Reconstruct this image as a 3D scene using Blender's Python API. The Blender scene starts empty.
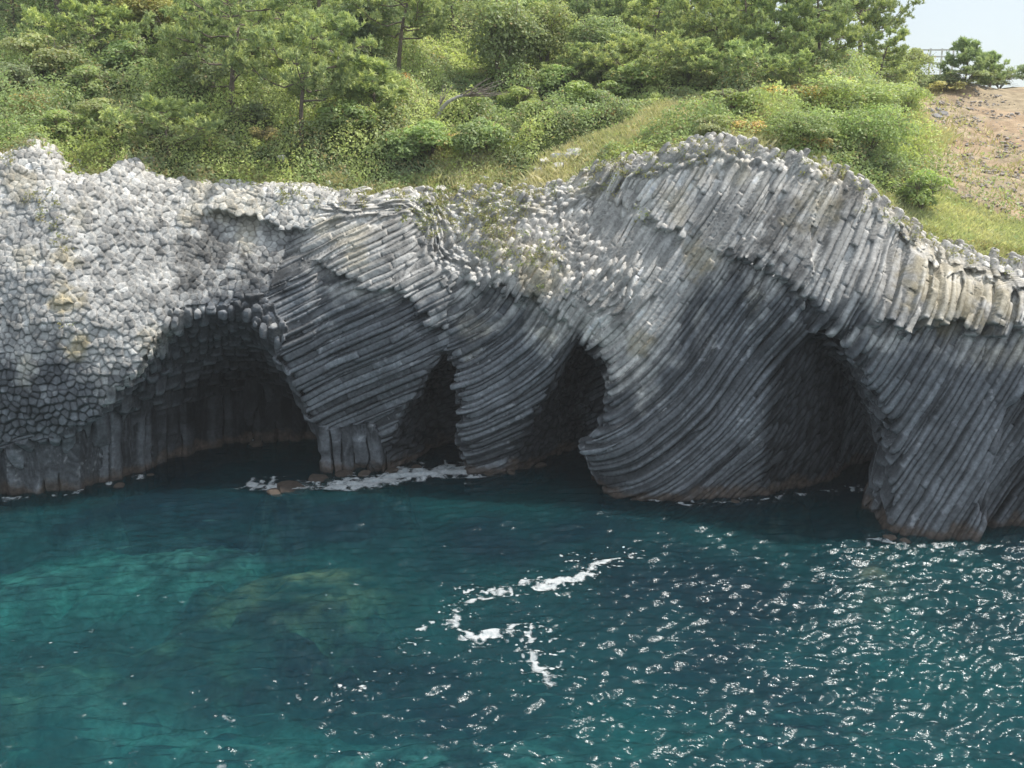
import bpy, bmesh, math, random
import numpy as np

RNG = np.random.default_rng(7)
random.seed(7)
VOX = 0.052

# ------------------------------------------------------------------ camera
CAM_H, FOC = 20.0, 1098.0
PITCH = math.radians(14.75)
CP, SP = math.cos(PITCH), math.sin(PITCH)

def at(px, py, y):
    """surveyed point: bearing px / py from the viewpoint, at ground distance y"""
    a, b = (px - 512) / FOC, (384 - py) / FOC
    dy, dz = CP + SP * b, -SP + CP * b
    t = y / dy
    return np.array([a * t, y, CAM_H + dz * t])

def bearing(X, Y, Z):
    dz = Z - CAM_H
    d = Y * CP - dz * SP
    return 512 + FOC * X / d, 384 - FOC * (Y * SP + dz * CP) / d

# ------------------------------------------------------------------ maths helpers
def h32(*ks):
    h = np.uint32(2166136261)
    for k in ks:
        k = np.asarray(k).astype(np.int64).astype(np.uint32)
        h = (h ^ k) * np.uint32(16777619)
        h = h ^ (h >> np.uint32(13))
        h = h * np.uint32(2246822519)
        h = h ^ (h >> np.uint32(16))
    return h

def r01(*ks):
    return (h32(*ks) & np.uint32(0xFFFFFF)).astype(np.float32) / np.float32(16777216)

def vnoise(x, y, z, seed=0):
    x, y, z = np.broadcast_arrays(np.asarray(x, np.float32), np.asarray(y, np.float32), np.asarray(z, np.float32))
    ix, iy, iz = np.floor(x), np.floor(y), np.floor(z)
    fx, fy, fz = x - ix, y - iy, z - iz
    fx, fy, fz = [f * f * (3 - 2 * f) for f in (fx, fy, fz)]
    ix, iy, iz = ix.astype(np.int32), iy.astype(np.int32), iz.astype(np.int32)
    out = np.zeros(x.shape, np.float32)
    for a in (0, 1):
        wa = fx if a else 1 - fx
        for b in (0, 1):
            wb = fy if b else 1 - fy
            for c in (0, 1):
                wc = fz if c else 1 - fz
                out += wa * wb * wc * r01(ix + a, iy + b, iz + c, np.full(1, seed))
    return out

def fbm(x, y, z, seed=0, octv=4):
    s, amp, tot = 0.0, 1.0, 0.0
    for o in range(octv):
        k = 2.03 ** o
        s = s + amp * vnoise(np.asarray(x) * k + 17.3 * o, np.asarray(y) * k - 9.1 * o, np.asarray(z) * k + 4.7 * o, seed + o)
        tot += amp
        amp *= 0.5
    return s / tot

def sstep(a, b, x):
    t = np.clip((x - a) / (b - a), 0, 1)
    return t * t * (3 - 2 * t)

def tps_fit(P, v, reg=0.02):
    P = np.asarray(P, float); v = np.asarray(v, float); n = len(P)
    d2 = ((P[:, None] - P[None]) ** 2).sum(-1)
    K = 0.5 * d2 * np.log(d2 + 1e-9)
    A = np.zeros((n + 3, n + 3))
    A[:n, :n] = K + reg * n * np.eye(n)
    A[:n, n] = 1; A[:n, n + 1:] = P
    A[n, :n] = 1; A[n + 1:, :n] = P.T
    w = np.linalg.solve(A, np.concatenate([v, np.zeros(3)]))
    return P, w

def tps_eval(fit, X, Y):
    P, w = fit; n = len(P)
    out = w[n] + w[n + 1] * X + w[n + 2] * Y
    for i in range(n):
        d2 = (X - P[i, 0]) ** 2 + (Y - P[i, 1]) ** 2
        out = out + w[i] * 0.5 * d2 * np.log(d2 + 1e-9)
    return out

def poly_sd(poly, X, Y):
    """signed distance to a closed outline, negative inside"""
    poly = np.asarray(poly, np.float32)
    d = np.full(X.shape, 1e9, np.float32)
    ins = np.zeros(X.shape, bool)
    n = len(poly)
    for i in range(n):
        a, b = poly[i], poly[(i + 1) % n]
        ex, ey = b - a
        wx, wy = X - a[0], Y - a[1]
        t = np.clip((wx * ex + wy * ey) / (ex * ex + ey * ey + 1e-9), 0, 1)
        d = np.minimum(d, (wx - ex * t) ** 2 + (wy - ey * t) ** 2)
        c = ((a[1] <= Y) & (b[1] > Y)) | ((b[1] <= Y) & (a[1] > Y))
        if abs(ey) > 1e-9:
            ins ^= c & (X < a[0] + (Y - a[1]) / ey * ex)
    d = np.sqrt(d)
    return np.where(ins, -d, d)

def smax(a, b, k):
    h = np.clip(0.5 + 0.5 * (a - b) / k, 0, 1)
    return b + (a - b) * h + k * h * (1 - h)

# ------------------------------------------------------------------ blender helpers
SC = bpy.context.scene
COL = SC.collection

def mesh_from(name, V, quads=None, tris=None, col=None, smooth=False):
    me = bpy.data.meshes.new(name)
    V = np.asarray(V, np.float32)
    nq = 0 if quads is None else len(quads)
    nt = 0 if tris is None else len(tris)
    me.vertices.add(len(V))
    me.vertices.foreach_set('co', V.ravel())
    loops = []
    if nq: loops.append(np.asarray(quads, np.int32).ravel())
    if nt: loops.append(np.asarray(tris, np.int32).ravel())
    L = np.concatenate(loops)
    me.loops.add(len(L))
    me.loops.foreach_set('vertex_index', L)
    me.polygons.add(nq + nt)
    st = np.concatenate([np.arange(nq) * 4, nq * 4 + np.arange(nt) * 3]).astype(np.int32)
    me.polygons.foreach_set('loop_start', st)
    me.polygons.foreach_set('use_smooth', np.full(nq + nt, smooth))
    me.update(calc_edges=True)
    if col is not None:
        c = np.ones((len(V), 4), np.float32)
        c[:, :3] = col
        at_ = me.color_attributes.new('tint', 'FLOAT_COLOR', 'POINT')
        at_.data.foreach_set('color', c.ravel())
    me.validate()
    return me

def obj(name, me, mat=None, parent=None, **props):
    o = bpy.data.objects.new(name, me)
    COL.objects.link(o)
    if mat is not None and me is not None and not me.materials:
        me.materials.append(mat)
    if parent is not None:
        o.parent = parent
    for k, v in props.items():
        o[k] = v
    return o

def thing(name, label, cat, loc, rotz=0.0, scale=1.0, group=None):
    o = bpy.data.objects.new(name, None)
    COL.objects.link(o)
    o.location = loc
    o.rotation_euler = (0, 0, rotz)
    o.scale = (scale,) * 3 if not hasattr(scale, '__len__') else scale
    o.empty_display_size = 0.3
    o['label'] = label; o['category'] = cat
    if group: o['group'] = group
    return o

class MB:
    """collects pieces into one mesh"""
    def __init__(s):
        s.V, s.Q, s.T, s.C, s.n = [], [], [], [], 0
    def add(s, V, quads=None, tris=None, col=(1, 1, 1)):
        V = np.asarray(V, np.float32)
        if quads is not None and len(quads): s.Q.append(np.asarray(quads) + s.n)
        if tris is not None and len(tris): s.T.append(np.asarray(tris) + s.n)
        s.V.append(V)
        s.C.append(np.broadcast_to(np.asarray(col, np.float32), (len(V), 3)))
        s.n += len(V)
    def tube(s, pts, rad, sides=7, col=(1, 1, 1), wob=0.0):
        pts = np.asarray(pts, float); n = len(pts)
        rad = np.broadcast_to(np.asarray(rad, float), (n,))
        T = np.gradient(pts, axis=0)
        T /= np.linalg.norm(T, axis=1)[:, None] + 1e-9
        ref = np.array([0.31, 0.83, 0.46])
        A = np.cross(T, ref); A /= np.linalg.norm(A, axis=1)[:, None] + 1e-9
        B = np.cross(T, A)
        an = np.arange(sides) / sides * 2 * math.pi
        w = 1 + wob * (RNG.random((n, sides)) - 0.5)
        ring = pts[:, None] + (rad[:, None] * w)[..., None] * (np.cos(an)[None, :, None] * A[:, None] + np.sin(an)[None, :, None] * B[:, None])
        V = ring.reshape(-1, 3)
        i, j = np.meshgrid(np.arange(n - 1), np.arange(sides), indexing='ij')
        j2 = (j + 1) % sides
        Q = np.stack([i * sides + j, i * sides + j2, (i + 1) * sides + j2, (i + 1) * sides + j], -1).reshape(-1, 4)
        V = np.concatenate([V, pts[-1:]])
        k = len(V) - 1
        jj = np.arange(sides)
        Tt = np.stack([(n - 1) * sides + jj, (n - 1) * sides + (jj + 1) % sides, np.full(sides, k)], -1)
        s.add(V, Q, Tt, col)
    def box(s, c, size, rot=0.0, col=(1, 1, 1)):
        x, y, z = np.asarray(size) / 2
        V = np.array([[-x, -y, -z], [x, -y, -z], [x, y, -z], [-x, y, -z], [-x, -y, z], [x, -y, z], [x, y, z], [-x, y, z]])
        cr, sr = math.cos(rot), math.sin(rot)
        V = V @ np.array([[cr, sr, 0], [-sr, cr, 0], [0, 0, 1]]) + np.asarray(c)
        s.add(V, [[0, 3, 2, 1], [4, 5, 6, 7], [0, 1, 5, 4], [1, 2, 6, 5], [2, 3, 7, 6], [3, 0, 4, 7]], None, col)
    def mesh(s, name, smooth=False):
        return mesh_from(name, np.concatenate(s.V), np.concatenate(s.Q) if s.Q else None,
                         np.concatenate(s.T) if s.T else None, np.concatenate(s.C), smooth)

def leaves(C, size, N, col, aspect=0.55, spread=1.0, rng=RNG):
    """one small leaf-shaped quad per centre; N = preferred normal"""
    n = len(C)
    nr = N + spread * rng.normal(size=(n, 3)) * 0.6
    nr /= np.linalg.norm(nr, axis=1)[:, None] + 1e-9
    t = rng.normal(size=(n, 3))
    t -= nr * (t * nr).sum(1)[:, None]
    t /= np.linalg.norm(t, axis=1)[:, None] + 1e-9
    b = np.cross(nr, t)
    L = size[:, None] * 0.5
    W = L * aspect
    V = np.stack([C - t * L, C + b * W - t * L * 0.1, C + t * L, C - b * W - t * L * 0.1], 1).reshape(-1, 3)
    Q = np.arange(n * 4).reshape(n, 4)
    return V, Q, np.repeat(col, 4, axis=0)

# ------------------------------------------------------------------ materials
def mat_new(name):
    m = bpy.data.materials.new(name)
    m.use_nodes = True
    nt = m.node_tree
    nt.nodes.clear()
    out = nt.nodes.new('ShaderNodeOutputMaterial')
    return m, nt, out

def nd(nt, typ, **kw):
    n = nt.nodes.new(typ)
    for k, v in kw.items():
        if k.startswith('i_'):
            n.inputs[k[2:].replace('_', ' ')].default_value = v
        else:
            setattr(n, k, v)
    return n

def mixcol(nt, a, b, fac, mode='MIX'):
    m = nt.nodes.new('ShaderNodeMix')
    m.data_type = 'RGBA'; m.blend_type = mode
    for s, v in ((m.inputs[0], fac), (m.inputs[6], a), (m.inputs[7], b)):
        if hasattr(v, 'links'): nt.links.new(v, s)
        else: s.default_value = v if not isinstance(v, tuple) else (*v, 1)
    return m.outputs[2]

def ramp(nt, src, stops):
    r = nt.nodes.new('ShaderNodeValToRGB')
    while len(r.color_ramp.elements) < len(stops): r.color_ramp.elements.new(0.5)
    for e, (p, c) in zip(r.color_ramp.elements, stops):
        e.position = p
        e.color = (c, c, c, 1) if not hasattr(c, '__len__') else (*c, 1)
    nt.links.new(src, r.inputs[0])
    return r.outputs[0]

def noise(nt, scale, detail=4, rough=0.6, vec=None):
    n = nd(nt, 'ShaderNodeTexNoise')
    n.inputs['Scale'].default_value = scale
    n.inputs['Detail'].default_value = detail
    n.inputs['Roughness'].default_value = rough
    if vec is not None: nt.links.new(vec, n.inputs['Vector'])
    return n.outputs[0]

def surface_mat(name, base=None, rough=0.85, nscale=6.0, ncontrast=(0.7, 1.25), bump=0.3, bscale=14.0, bdist=0.05, spec=0.25):
    m, nt, out = mat_new(name)
    p = nd(nt, 'ShaderNodeBsdfPrincipled')
    geo = nd(nt, 'ShaderNodeNewGeometry')
    if base is None:
        c = nd(nt, 'ShaderNodeVertexColor', layer_name='tint').outputs[0]
    else:
        c = nd(nt, 'ShaderNodeRGB'); c.outputs[0].default_value = (*base, 1); c = c.outputs[0]
    v = ramp(nt, noise(nt, nscale, 6, 0.65, geo.outputs['Position']), [(0.3, ncontrast[0]), (0.7, ncontrast[1])])
    nt.links.new(mixcol(nt, c, v, 1.0, 'MULTIPLY'), p.inputs['Base Color'])
    p.inputs['Roughness'].default_value = rough
    p.inputs['Specular IOR Level'].default_value = spec
    b = nd(nt, 'ShaderNodeBump')
    b.inputs['Strength'].default_value = bump
    b.inputs['Distance'].default_value = bdist
    nt.links.new(noise(nt, bscale, 5, 0.7, geo.outputs['Position']), b.inputs['Height'])
    nt.links.new(b.outputs[0], p.inputs['Normal'])
    nt.links.new(p.outputs[0], out.inputs[0])
    return m

def leaf_mat(name, rough=0.5, trans=0.45, spec=0.3):
    m, nt, out = mat_new(name)
    c = nd(nt, 'ShaderNodeVertexColor', layer_name='tint').outputs[0]
    oi = nd(nt, 'ShaderNodeObjectInfo')
    c = mixcol(nt, c, oi.outputs['Color'], 1.0, 'MULTIPLY')
    c = mixcol(nt, c, (0.62, 0.66, 0.42), 0.24)  # pale mix paints a hazy brightness into the leaf colour
    p = nd(nt, 'ShaderNodeBsdfPrincipled')
    p.inputs['Roughness'].default_value = rough
    p.inputs['Specular IOR Level'].default_value = spec
    t = nd(nt, 'ShaderNodeBsdfTranslucent')
    nt.links.new(c, p.inputs['Base Color'])
    nt.links.new(mixcol(nt, c, (1.2, 1.2, 0.8), 1.0, 'MULTIPLY'), t.inputs[0])
    mx = nd(nt, 'ShaderNodeMixShader')
    mx.inputs[0].default_value = trans
    nt.links.new(p.outputs[0], mx.inputs[1]); nt.links.new(t.outputs[0], mx.inputs[2])
    nt.links.new(mx.outputs[0], out.inputs[0])
    return m

M_ROCK = surface_mat('basalt', None, 0.8, 5.0, (0.62, 1.3), 0.55, 11.0, 0.06, 0.3)
M_STONE = surface_mat('loose_stone', None, 0.85, 4.0, (0.7, 1.2), 0.5, 9.0, 0.05)
M_SOIL = surface_mat('soil', None, 0.95, 1.3, (0.65, 1.3), 0.6, 5.0, 0.12, 0.1)
M_LEAF = leaf_mat('leaves')
M_NEEDLE = leaf_mat('pine_needles', 0.55, 0.25, 0.2)
M_GRASS = leaf_mat('grass_blades', 0.7, 0.3, 0.1)
M_BARK = surface_mat('bark', None, 0.9, 8.0, (0.6, 1.3), 0.6, 18.0, 0.04, 0.15)
M_WOOD = surface_mat('weathered_white_wood', None, 0.7, 6.0, (0.85, 1.08), 0.2, 20.0, 0.01, 0.3)

# ------------------------------------------------------------------ the lie of the land
RIM = np.array([at(*p) for p in [(-120, 150, 58), (-40, 160, 57.5), (0, 152, 57.5), (28, 140, 57.6), (45, 150, 58), (65, 172, 58), (100, 172, 58.2), (126, 160, 58.5), (150, 178, 59), (200, 182, 59.5), (250, 186, 60),
    (300, 188, 60), (350, 194, 60), (400, 190, 60.5), (450, 197, 60.5), (500, 193, 61), (540, 188, 61), (575, 180, 60.5), (610, 166, 59.5), (650, 158, 58.8),
    (690, 144, 58), (720, 141, 57.5), (760, 147, 57), (800, 156, 56.5), (835, 168, 56), (860, 182, 55.5), (885, 204, 55), (905, 224, 54.5), (930, 240, 53.8),
    (970, 252, 53), (1024, 263, 52.5), (1100, 280, 52), (1200, 300, 52)]])
def rim_y(x): return np.interp(x, RIM[:, 0], RIM[:, 1])
def rim_z(x): return np.interp(x, RIM[:, 0], RIM[:, 2])

HILL = [(-150, 100, 70), (-150, 0, 84), (0, 125, 63), (0, 80, 70), (0, 0, 82), (0, -90, 98), (100, 135, 63), (100, 80, 70), (100, 0, 82), (240, 125, 66), (240, 65, 74), (240, 0, 86), (240, -90, 104),
        (350, 160, 64), (350, 100, 70.5), (350, 0, 88), (450, 170, 63.5), (450, 110, 71), (450, 0, 90), (550, 160, 64), (550, 110, 72), (550, 40, 84), (550, -30, 97),
        (650, 130, 64), (650, 92, 72), (650, 35, 88), (650, 0, 100), (740, 122, 63), (740, 85, 71), (740, 62, 85), (750, 40, 100), (850, 138, 62), (850, 92, 73), (850, 78, 86), (850, 74, 100),
        (905, 190, 59.5), (930, 100, 86), (940, 88, 94), (935, 150, 70), (960, 225, 57), (1024, 240, 56.5), (1024, 200, 63), (1024, 150, 73), (1024, 95, 90), (1024, 86, 96),
        (960, 92, 110), (1024, 94, 112), (1150, 130, 75), (1150, 250, 57), (1150, 95, 100), (930, 76, 93), (915, 76, 93), (945, 79, 93), (860, 82, 120), (400, -30, 120), (100, -60, 120)]
_hp = [at(*p) for p in HILL]
_hp += [np.array([r[0], r[1] + 0.9, r[2] - 0.30]) for r in RIM] + [np.array([r[0], r[1] - 1.0, r[2] - 1.1]) for r in RIM[::2]]
_hp = np.array(_hp)
_hfit = tps_fit(_hp[:, :2], _hp[:, 2], 0.004)
GX = np.arange(-48, 48.01, 0.4); GY = np.arange(49, 126, 0.4)
_gx, _gy = np.meshgrid(GX, GY, indexing='ij')
GZ = tps_eval(_hfit, _gx, _gy)
GZ += 0.9 * (fbm(_gx * 0.13, _gy * 0.13, 0, 40, 4) - 0.5) * np.clip((_gy - rim_y(_gx)) / 5, 0, 1)
GZ -= 0.004 * np.clip(_gy - 100, 0, None) ** 2 * sstep(8, 16, _gx)

def lookup(G, X0, Y0, st, X, Y):
    u = np.clip((np.asarray(X) - X0) / st, 0, G.shape[0] - 1.001); v = np.clip((np.asarray(Y) - Y0) / st, 0, G.shape[1] - 1.001)
    i = u.astype(int); j = v.astype(int); a = u - i; b = v - j
    return (G[i, j] * (1 - a) + G[i + 1, j] * a) * (1 - b) + (G[i, j + 1] * (1 - a) + G[i + 1, j + 1] * a) * b

def ground(x, y): return lookup(GZ, -48, 49, 0.4, x, y)

def stand(px, py):
    """where the line of sight at px, py meets the hillside"""
    ys = np.arange(53, 118, 0.1)
    p = np.array([at(px, py, y) for y in ys])
    g = ground(p[:, 0], p[:, 1])
    ok = (p[:, 2] <= g) & (ys > rim_y(p[:, 0]) + 0.6)
    k = np.argmax(ok) if ok.any() else np.argmin(np.abs(p[:, 2] - g) + 100 * (ys < rim_y(p[:, 0]) + 0.6))
    q = p[k]
    return np.array([q[0], q[1], float(ground(q[0], q[1]))])
#@@CLIFF
# ------------------------------------------------------------------ basalt cliff: a solid of packed columns
FACE = [(-120, 165, 57.5), (-120, 300, 54), (-120, 410, 53), (-120, 495, 53.4),
        (0, 200, 56), (0, 260, 54.2), (0, 330, 52.8), (0, 405, 52.3), (0, 445, 53.2), (0, 495, 53.4), (60, 300, 53.2), (60, 360, 52.5), (60, 410, 52.5), (60, 440, 53.4), (60, 490, 53.9),
        (100, 190, 57.2), (100, 260, 55), (100, 330, 53.2), (110, 395, 53.2), (150, 340, 53.6), (200, 200, 58.6), (200, 255, 57), (200, 300, 55.4), (260, 230, 58.4), (260, 300, 56),
        (300, 205, 59.2), (300, 260, 57.5), (310, 330, 56), (320, 400, 56.3), (330, 440, 57.0), (330, 472, 57.0), (390, 470, 57.0),
        (400, 215, 59.2), (400, 260, 57), (390, 320, 55.5), (390, 390, 56.2), (450, 225, 59), (460, 280, 56.4), (455, 330, 56.0), (470, 400, 55.3), (470, 440, 55.5), (490, 476, 56.4), (530, 470, 56.6),
        (520, 225, 58.6), (520, 270, 56), (530, 320, 55.2), (530, 400, 55.6), (580, 215, 58.4), (580, 270, 55.6), (580, 330, 55.0), (610, 380, 53.6), (600, 440, 52.7), (615, 495, 53.2),
        (640, 180, 57.6), (640, 250, 55.4), (640, 320, 54.0), (640, 400, 53.0), (690, 500, 52.6), (700, 160, 57.0), (700, 230, 55.4), (700, 300, 54.0), (700, 400, 52.8), (760, 440, 52.8), (760, 498, 52.9),
        (770, 165, 56.2), (770, 230, 54.6), (770, 290, 53.0), (770, 360, 53.2), (840, 190, 54.8), (840, 250, 53.2), (840, 310, 51.4), (880, 230, 53.4), (880, 290, 51.0), (885, 350, 49.8), (895, 430, 49.2), (880, 530, 48.2), (860, 540, 48.4),
        (940, 255, 52.4), (940, 300, 50.2), (940, 330, 49.8), (940, 420, 48.8), (940, 545, 47.4), (1024, 275, 51.6), (1024, 320, 49.4), (1024, 335, 49.2), (1024, 420, 48.4), (1024, 545, 47.4),
        (1150, 290, 51), (1150, 400, 48.4), (1150, 550, 47.2)]
_fp = np.array([at(*p) for p in FACE])
_ffit = tps_fit(_fp[:, [0, 2]], _fp[:, 1], 0.004)

CS = 0.25
CX = np.arange(-34.5, 33.01, CS); CY = np.arange(45, 66.6, CS); CZ = np.arange(-1.6, 19.6, CS)
def px_x(pairs):
    a = np.array([(at(p, 470, y)[0], y) for p, y in pairs]); return a[:, 0], a[:, 1]
def outline(pts, y): return np.array([at(px, py, y)[[0, 2]] for px, py in pts])

CAVES = [
    (outline([(1120, 640), (972, 640), (984, 500), (998, 440), (1012, 396), (1060, 384), (1120, 384)], 48.2), 0.6, 48.4,
     px_x([(940, 48.4), (1000, 49.1), (1100, 49.6)])),
    (outline([(60, 560), (58, 470), (75, 434), (110, 408), (142, 372), (170, 336), (205, 312), (240, 312), (270, 342), (294, 388), (310, 422), (313, 440), (308, 475), (306, 560)], 55.0), 0.78, 55.0,
     px_x([(55, 53.2), (80, 54.2), (110, 55.0), (170, 59), (230, 62.3), (330, 62.5)])),
    (outline([(376, 560), (384, 455), (406, 412), (430, 366), (446, 350), (456, 378), (463, 415), (458, 440), (468, 470), (470, 560)], 56.0), 0.3, 56.0,
     px_x([(370, 56.8), (395, 57.6), (415, 59.0), (440, 62), (480, 63)])),
    (outline([(508, 560), (516, 465), (532, 425), (555, 380), (580, 337), (597, 352), (609, 376), (609, 405), (602, 428), (584, 444), (592, 470), (606, 495), (610, 560)], 53.8), 0.3, 54.0,
     px_x([(510, 56.4), (530, 57.6), (560, 59.8), (590, 62.0), (650, 62)])),
    (outline([(772, 640), (776, 430), (795, 350), (822, 330), (845, 341), (864, 366), (878, 400), (888, 440), (882, 480), (867, 525), (850, 640)], 50.2), 0.5, 51.5,
     px_x([(690, 52.3), (770, 53.0), (800, 54.0), (830, 55.4), (850, 57.6), (890, 59.5), (930, 60)])),
]

# ledges where the rock above juts out over the rock below: line, jut, undercut
LEDGES = [([(872, 322, 50.2), (905, 333, 49.8), (940, 326, 49.6), (985, 336, 49.2), (1024, 331, 49), (1150, 335, 49)], 0.4, 0.5),
          ([(722, 258, 54.6), (765, 262, 53.6), (800, 300, 52.6), (830, 322, 51.6)], 0.25, 0.7),
          ([(312, 262, 57), (350, 286, 56.4), (400, 300, 56), (445, 330, 56)], 0.2, 0.4),
          ([(452, 272, 57), (490, 284, 56.4), (530, 300, 56), (570, 330, 55)], 0.15, 0.4),
          ([(210, 212, 58.6), (255, 222, 58.6), (300, 232, 58.4)], 0.3, 0.9),
          ([(640, 222, 56), (690, 232, 55.6)], 0.3, 0.3)]

def build_base():
    x2, z2 = np.meshgrid(CX, CZ, indexing='ij')
    D = tps_eval(_ffit, x2, z2)
    for ln, jut, cut in LEDGES:
        L = np.array([at(*p)[[0, 2]] for p in ln])
        zl = np.interp(x2, L[:, 0], L[:, 1]) + 0.9 * (fbm(x2 * 0.5, 0, 0, 77, 3) - 0.5)
        side = sstep(L[0, 0] - 0.8, L[0, 0] + 0.8, x2) * sstep(L[-1, 0] + 0.8, L[-1, 0] - 0.8, x2)
        d = z2 - zl
        D = D + side * np.where(d > 0, -jut * np.exp(-np.abs(d) / 1.6), cut * np.exp(-np.abs(d) / 2.6))
    gx, gz = np.gradient(D, CS)
    nD = np.sqrt(1 + gx ** 2 + gz ** 2)
    x3 = CX[:, None, None]; y3 = CY[None, :, None]; z3 = CZ[None, None, :]
    big = fbm(x3 * 0.22, y3 * 0.22, z3 * 0.22, 11, 3) - 0.5
    f = ((D + 0)[:, None, :] - y3) / nD[:, None, :] + big * 0.7
    _d = CY[None, :] - rim_y(CX)[:, None]
    T = rim_z(CX)[:, None] + 0.10 * _d - 0.45 * np.clip(_d - 1.2, 0, None) + 0.7 * (fbm(CX[:, None] * 0.5, CY[None, :] * 0.5, 0, 5, 3) - 0.5)
    f = smax(f, (z3 - T[:, :, None]) * 0.96, 0.5)
    for poly, sl, yf, (bx, by) in CAVES:
        ze = (z3 + sl * np.clip(y3 - yf, 0, None)).astype(np.float32)
        xx, zz = np.broadcast_arrays((x3 * (np.minimum(1, yf / y3) if yf < 54.9 else 1)).astype(np.float32), ze)
        c = poly_sd(poly, xx, zz) * 0.9 - 0.6 * big
        yb = np.interp(CX, bx, by)[:, None, None]
        c = np.maximum(c, (y3 - yb) * 0.8 - big * 1.2)
        f = smax(f, -c, 0.35)
    return f.astype(np.float32)

BASE = build_base()
_x2, _z2 = np.meshgrid(CX, CZ, indexing='ij')
DSM = tps_eval(_ffit, _x2, _z2).astype(np.float32)
def follow(x, z):
    """depth the columns run along here, and how deep each column is compared with its width"""
    u = 512 + x * FOC / 56.5
    shelf = sstep(400, 450, u) * sstep(660, 600, u) * sstep(9.5, 11.5, z + 0.012 * (u - 520))
    rim = sstep(-1.5, -0.3, z - rim_z(x))
    k = (0.96 - 0.66 * shelf) * (1 - 0.4 * rim)
    return (k * (lookup(DSM, CX[0], CZ[0], CS, x, z) - 55.5)).astype(np.float32), (0.34 + 0.6 * np.maximum(shelf, 0.7 * rim)).astype(np.float32)

def base_at(x, y, z):
    u = np.clip((x - CX[0]) / CS, 0, BASE.shape[0] - 1.001); v = np.clip((y - CY[0]) / CS, 0, BASE.shape[1] - 1.001); w = np.clip((z - CZ[0]) / CS, 0, BASE.shape[2] - 1.001)
    i = u.astype(np.int32); j = v.astype(np.int32); k = w.astype(np.int32)
    a = (u - i).astype(np.float32); b = (v - j).astype(np.float32); c = (w - k).astype(np.float32)
    ny, nz = BASE.shape[1:]
    B = BASE.ravel(); q = (i * ny + j) * nz + k
    f = lambda o: B[q + o]
    e = (f(0) * (1 - c) + f(1) * c) * (1 - b) + (f(nz) * (1 - c) + f(nz + 1) * c) * b
    o = ny * nz
    g = (f(o) * (1 - c) + f(o + 1) * c) * (1 - b) + (f(o + nz) * (1 - c) + f(o + nz + 1) * c) * b
    return e * (1 - a) + g * a

# column families: outline (bearing px,py at depth), direction rule, column width, end stagger, joint spacing
def arc(px, py, y, lo, hi, kap): return ('arc', at(px, py, y)[[0, 2]], math.radians(lo), math.radians(hi), kap)
FAM = [
    dict(rule=arc(480, 200, 54, 18, 54, 0.05), size=0.29, end=0.5, joint=2.6, brk=0.2),                       # great diagonal buttress (default)
    dict(poly=outline([(-300, 60), (-300, 428), (60, 428), (112, 402), (145, 358), (170, 312), (255, 300), (275, 262), (325, 215), (345, 120)], 55),
         rule=('dir', np.array([0.10, -0.85, 0.40])), size=0.37, end=0.07, joint=1.0, brk=0.6),                # honeycomb of column ends
    dict(poly=outline([(118, 378), (150, 335), (172, 308), (255, 296), (290, 340), (282, 362), (255, 352), (200, 352), (150, 384)], 55.5),
         rule=('dir', np.array([0.05, -0.30, 1.0])), size=0.44, end=0.22, joint=1.2, brk=0.5),          # short columns hanging under the left lip
    dict(poly=outline([(-300, 428), (60, 428), (112, 402), (145, 358), (170, 312), (255, 300), (290, 380), (316, 432), (372, 436), (384, 500), (384, 700), (-300, 700)], 55.5),
         rule=('dir', np.array([0.02, 0.03, 1.0])), size=0.72, end=0.10, joint=1.3, brk=0.3),                  # upright columns at the left
    dict(poly=outline([(255, 300), (275, 262), (325, 215), (430, 225), (455, 300), (452, 350), (430, 400), (384, 500), (372, 436), (316, 432), (290, 380)], 56),
         rule=arc(250, -250, 56, 25, 34, 0.14), size=0.33, end=0.45, joint=1.9, brk=0.3),                      # gently sloping columns
    dict(poly=outline([(430, 225), (455, 300), (452, 350), (430, 400), (384, 500), (384, 700), (560, 700), (560, 470), (572, 380), (600, 330), (560, 200), (430, 170)], 56),
         rule=arc(415, 240, 56, 12, 58, 0.12), size=0.30, end=0.45, joint=2.0, brk=0.3),                       # sweeping columns
    dict(poly=outline([(868, 160), (835, 250), (812, 335), (862, 368), (887, 440), (882, 480), (867, 525), (840, 700), (1400, 700), (1400, 160)], 50),
         rule=arc(650, -60, 50, 60, 67, 0.04), size=0.32, end=0.55, joint=2.8, brk=0.2),                      # headland
]
RXS = 0.1
RX = np.arange(-35, 34, RXS); RZ = np.arange(-2, 21, RXS)
_rx, _rz = np.meshgrid(RX, RZ, indexing='ij')
_wx = _rx + 1.6 * (fbm(_rx * 0.6, _rz * 0.6, 3.3, 61, 3) - 0.5); _wz = _rz + 1.6 * (fbm(_rx * 0.6, _rz * 0.6, 8.1, 67, 3) - 0.5)
REG = np.zeros(_rx.shape, np.int8)
for _i in range(1, len(FAM)):
    REG[(poly_sd(FAM[_i]['poly'], _wx, _wz) < 0) & (REG == 0)] = _i

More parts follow.
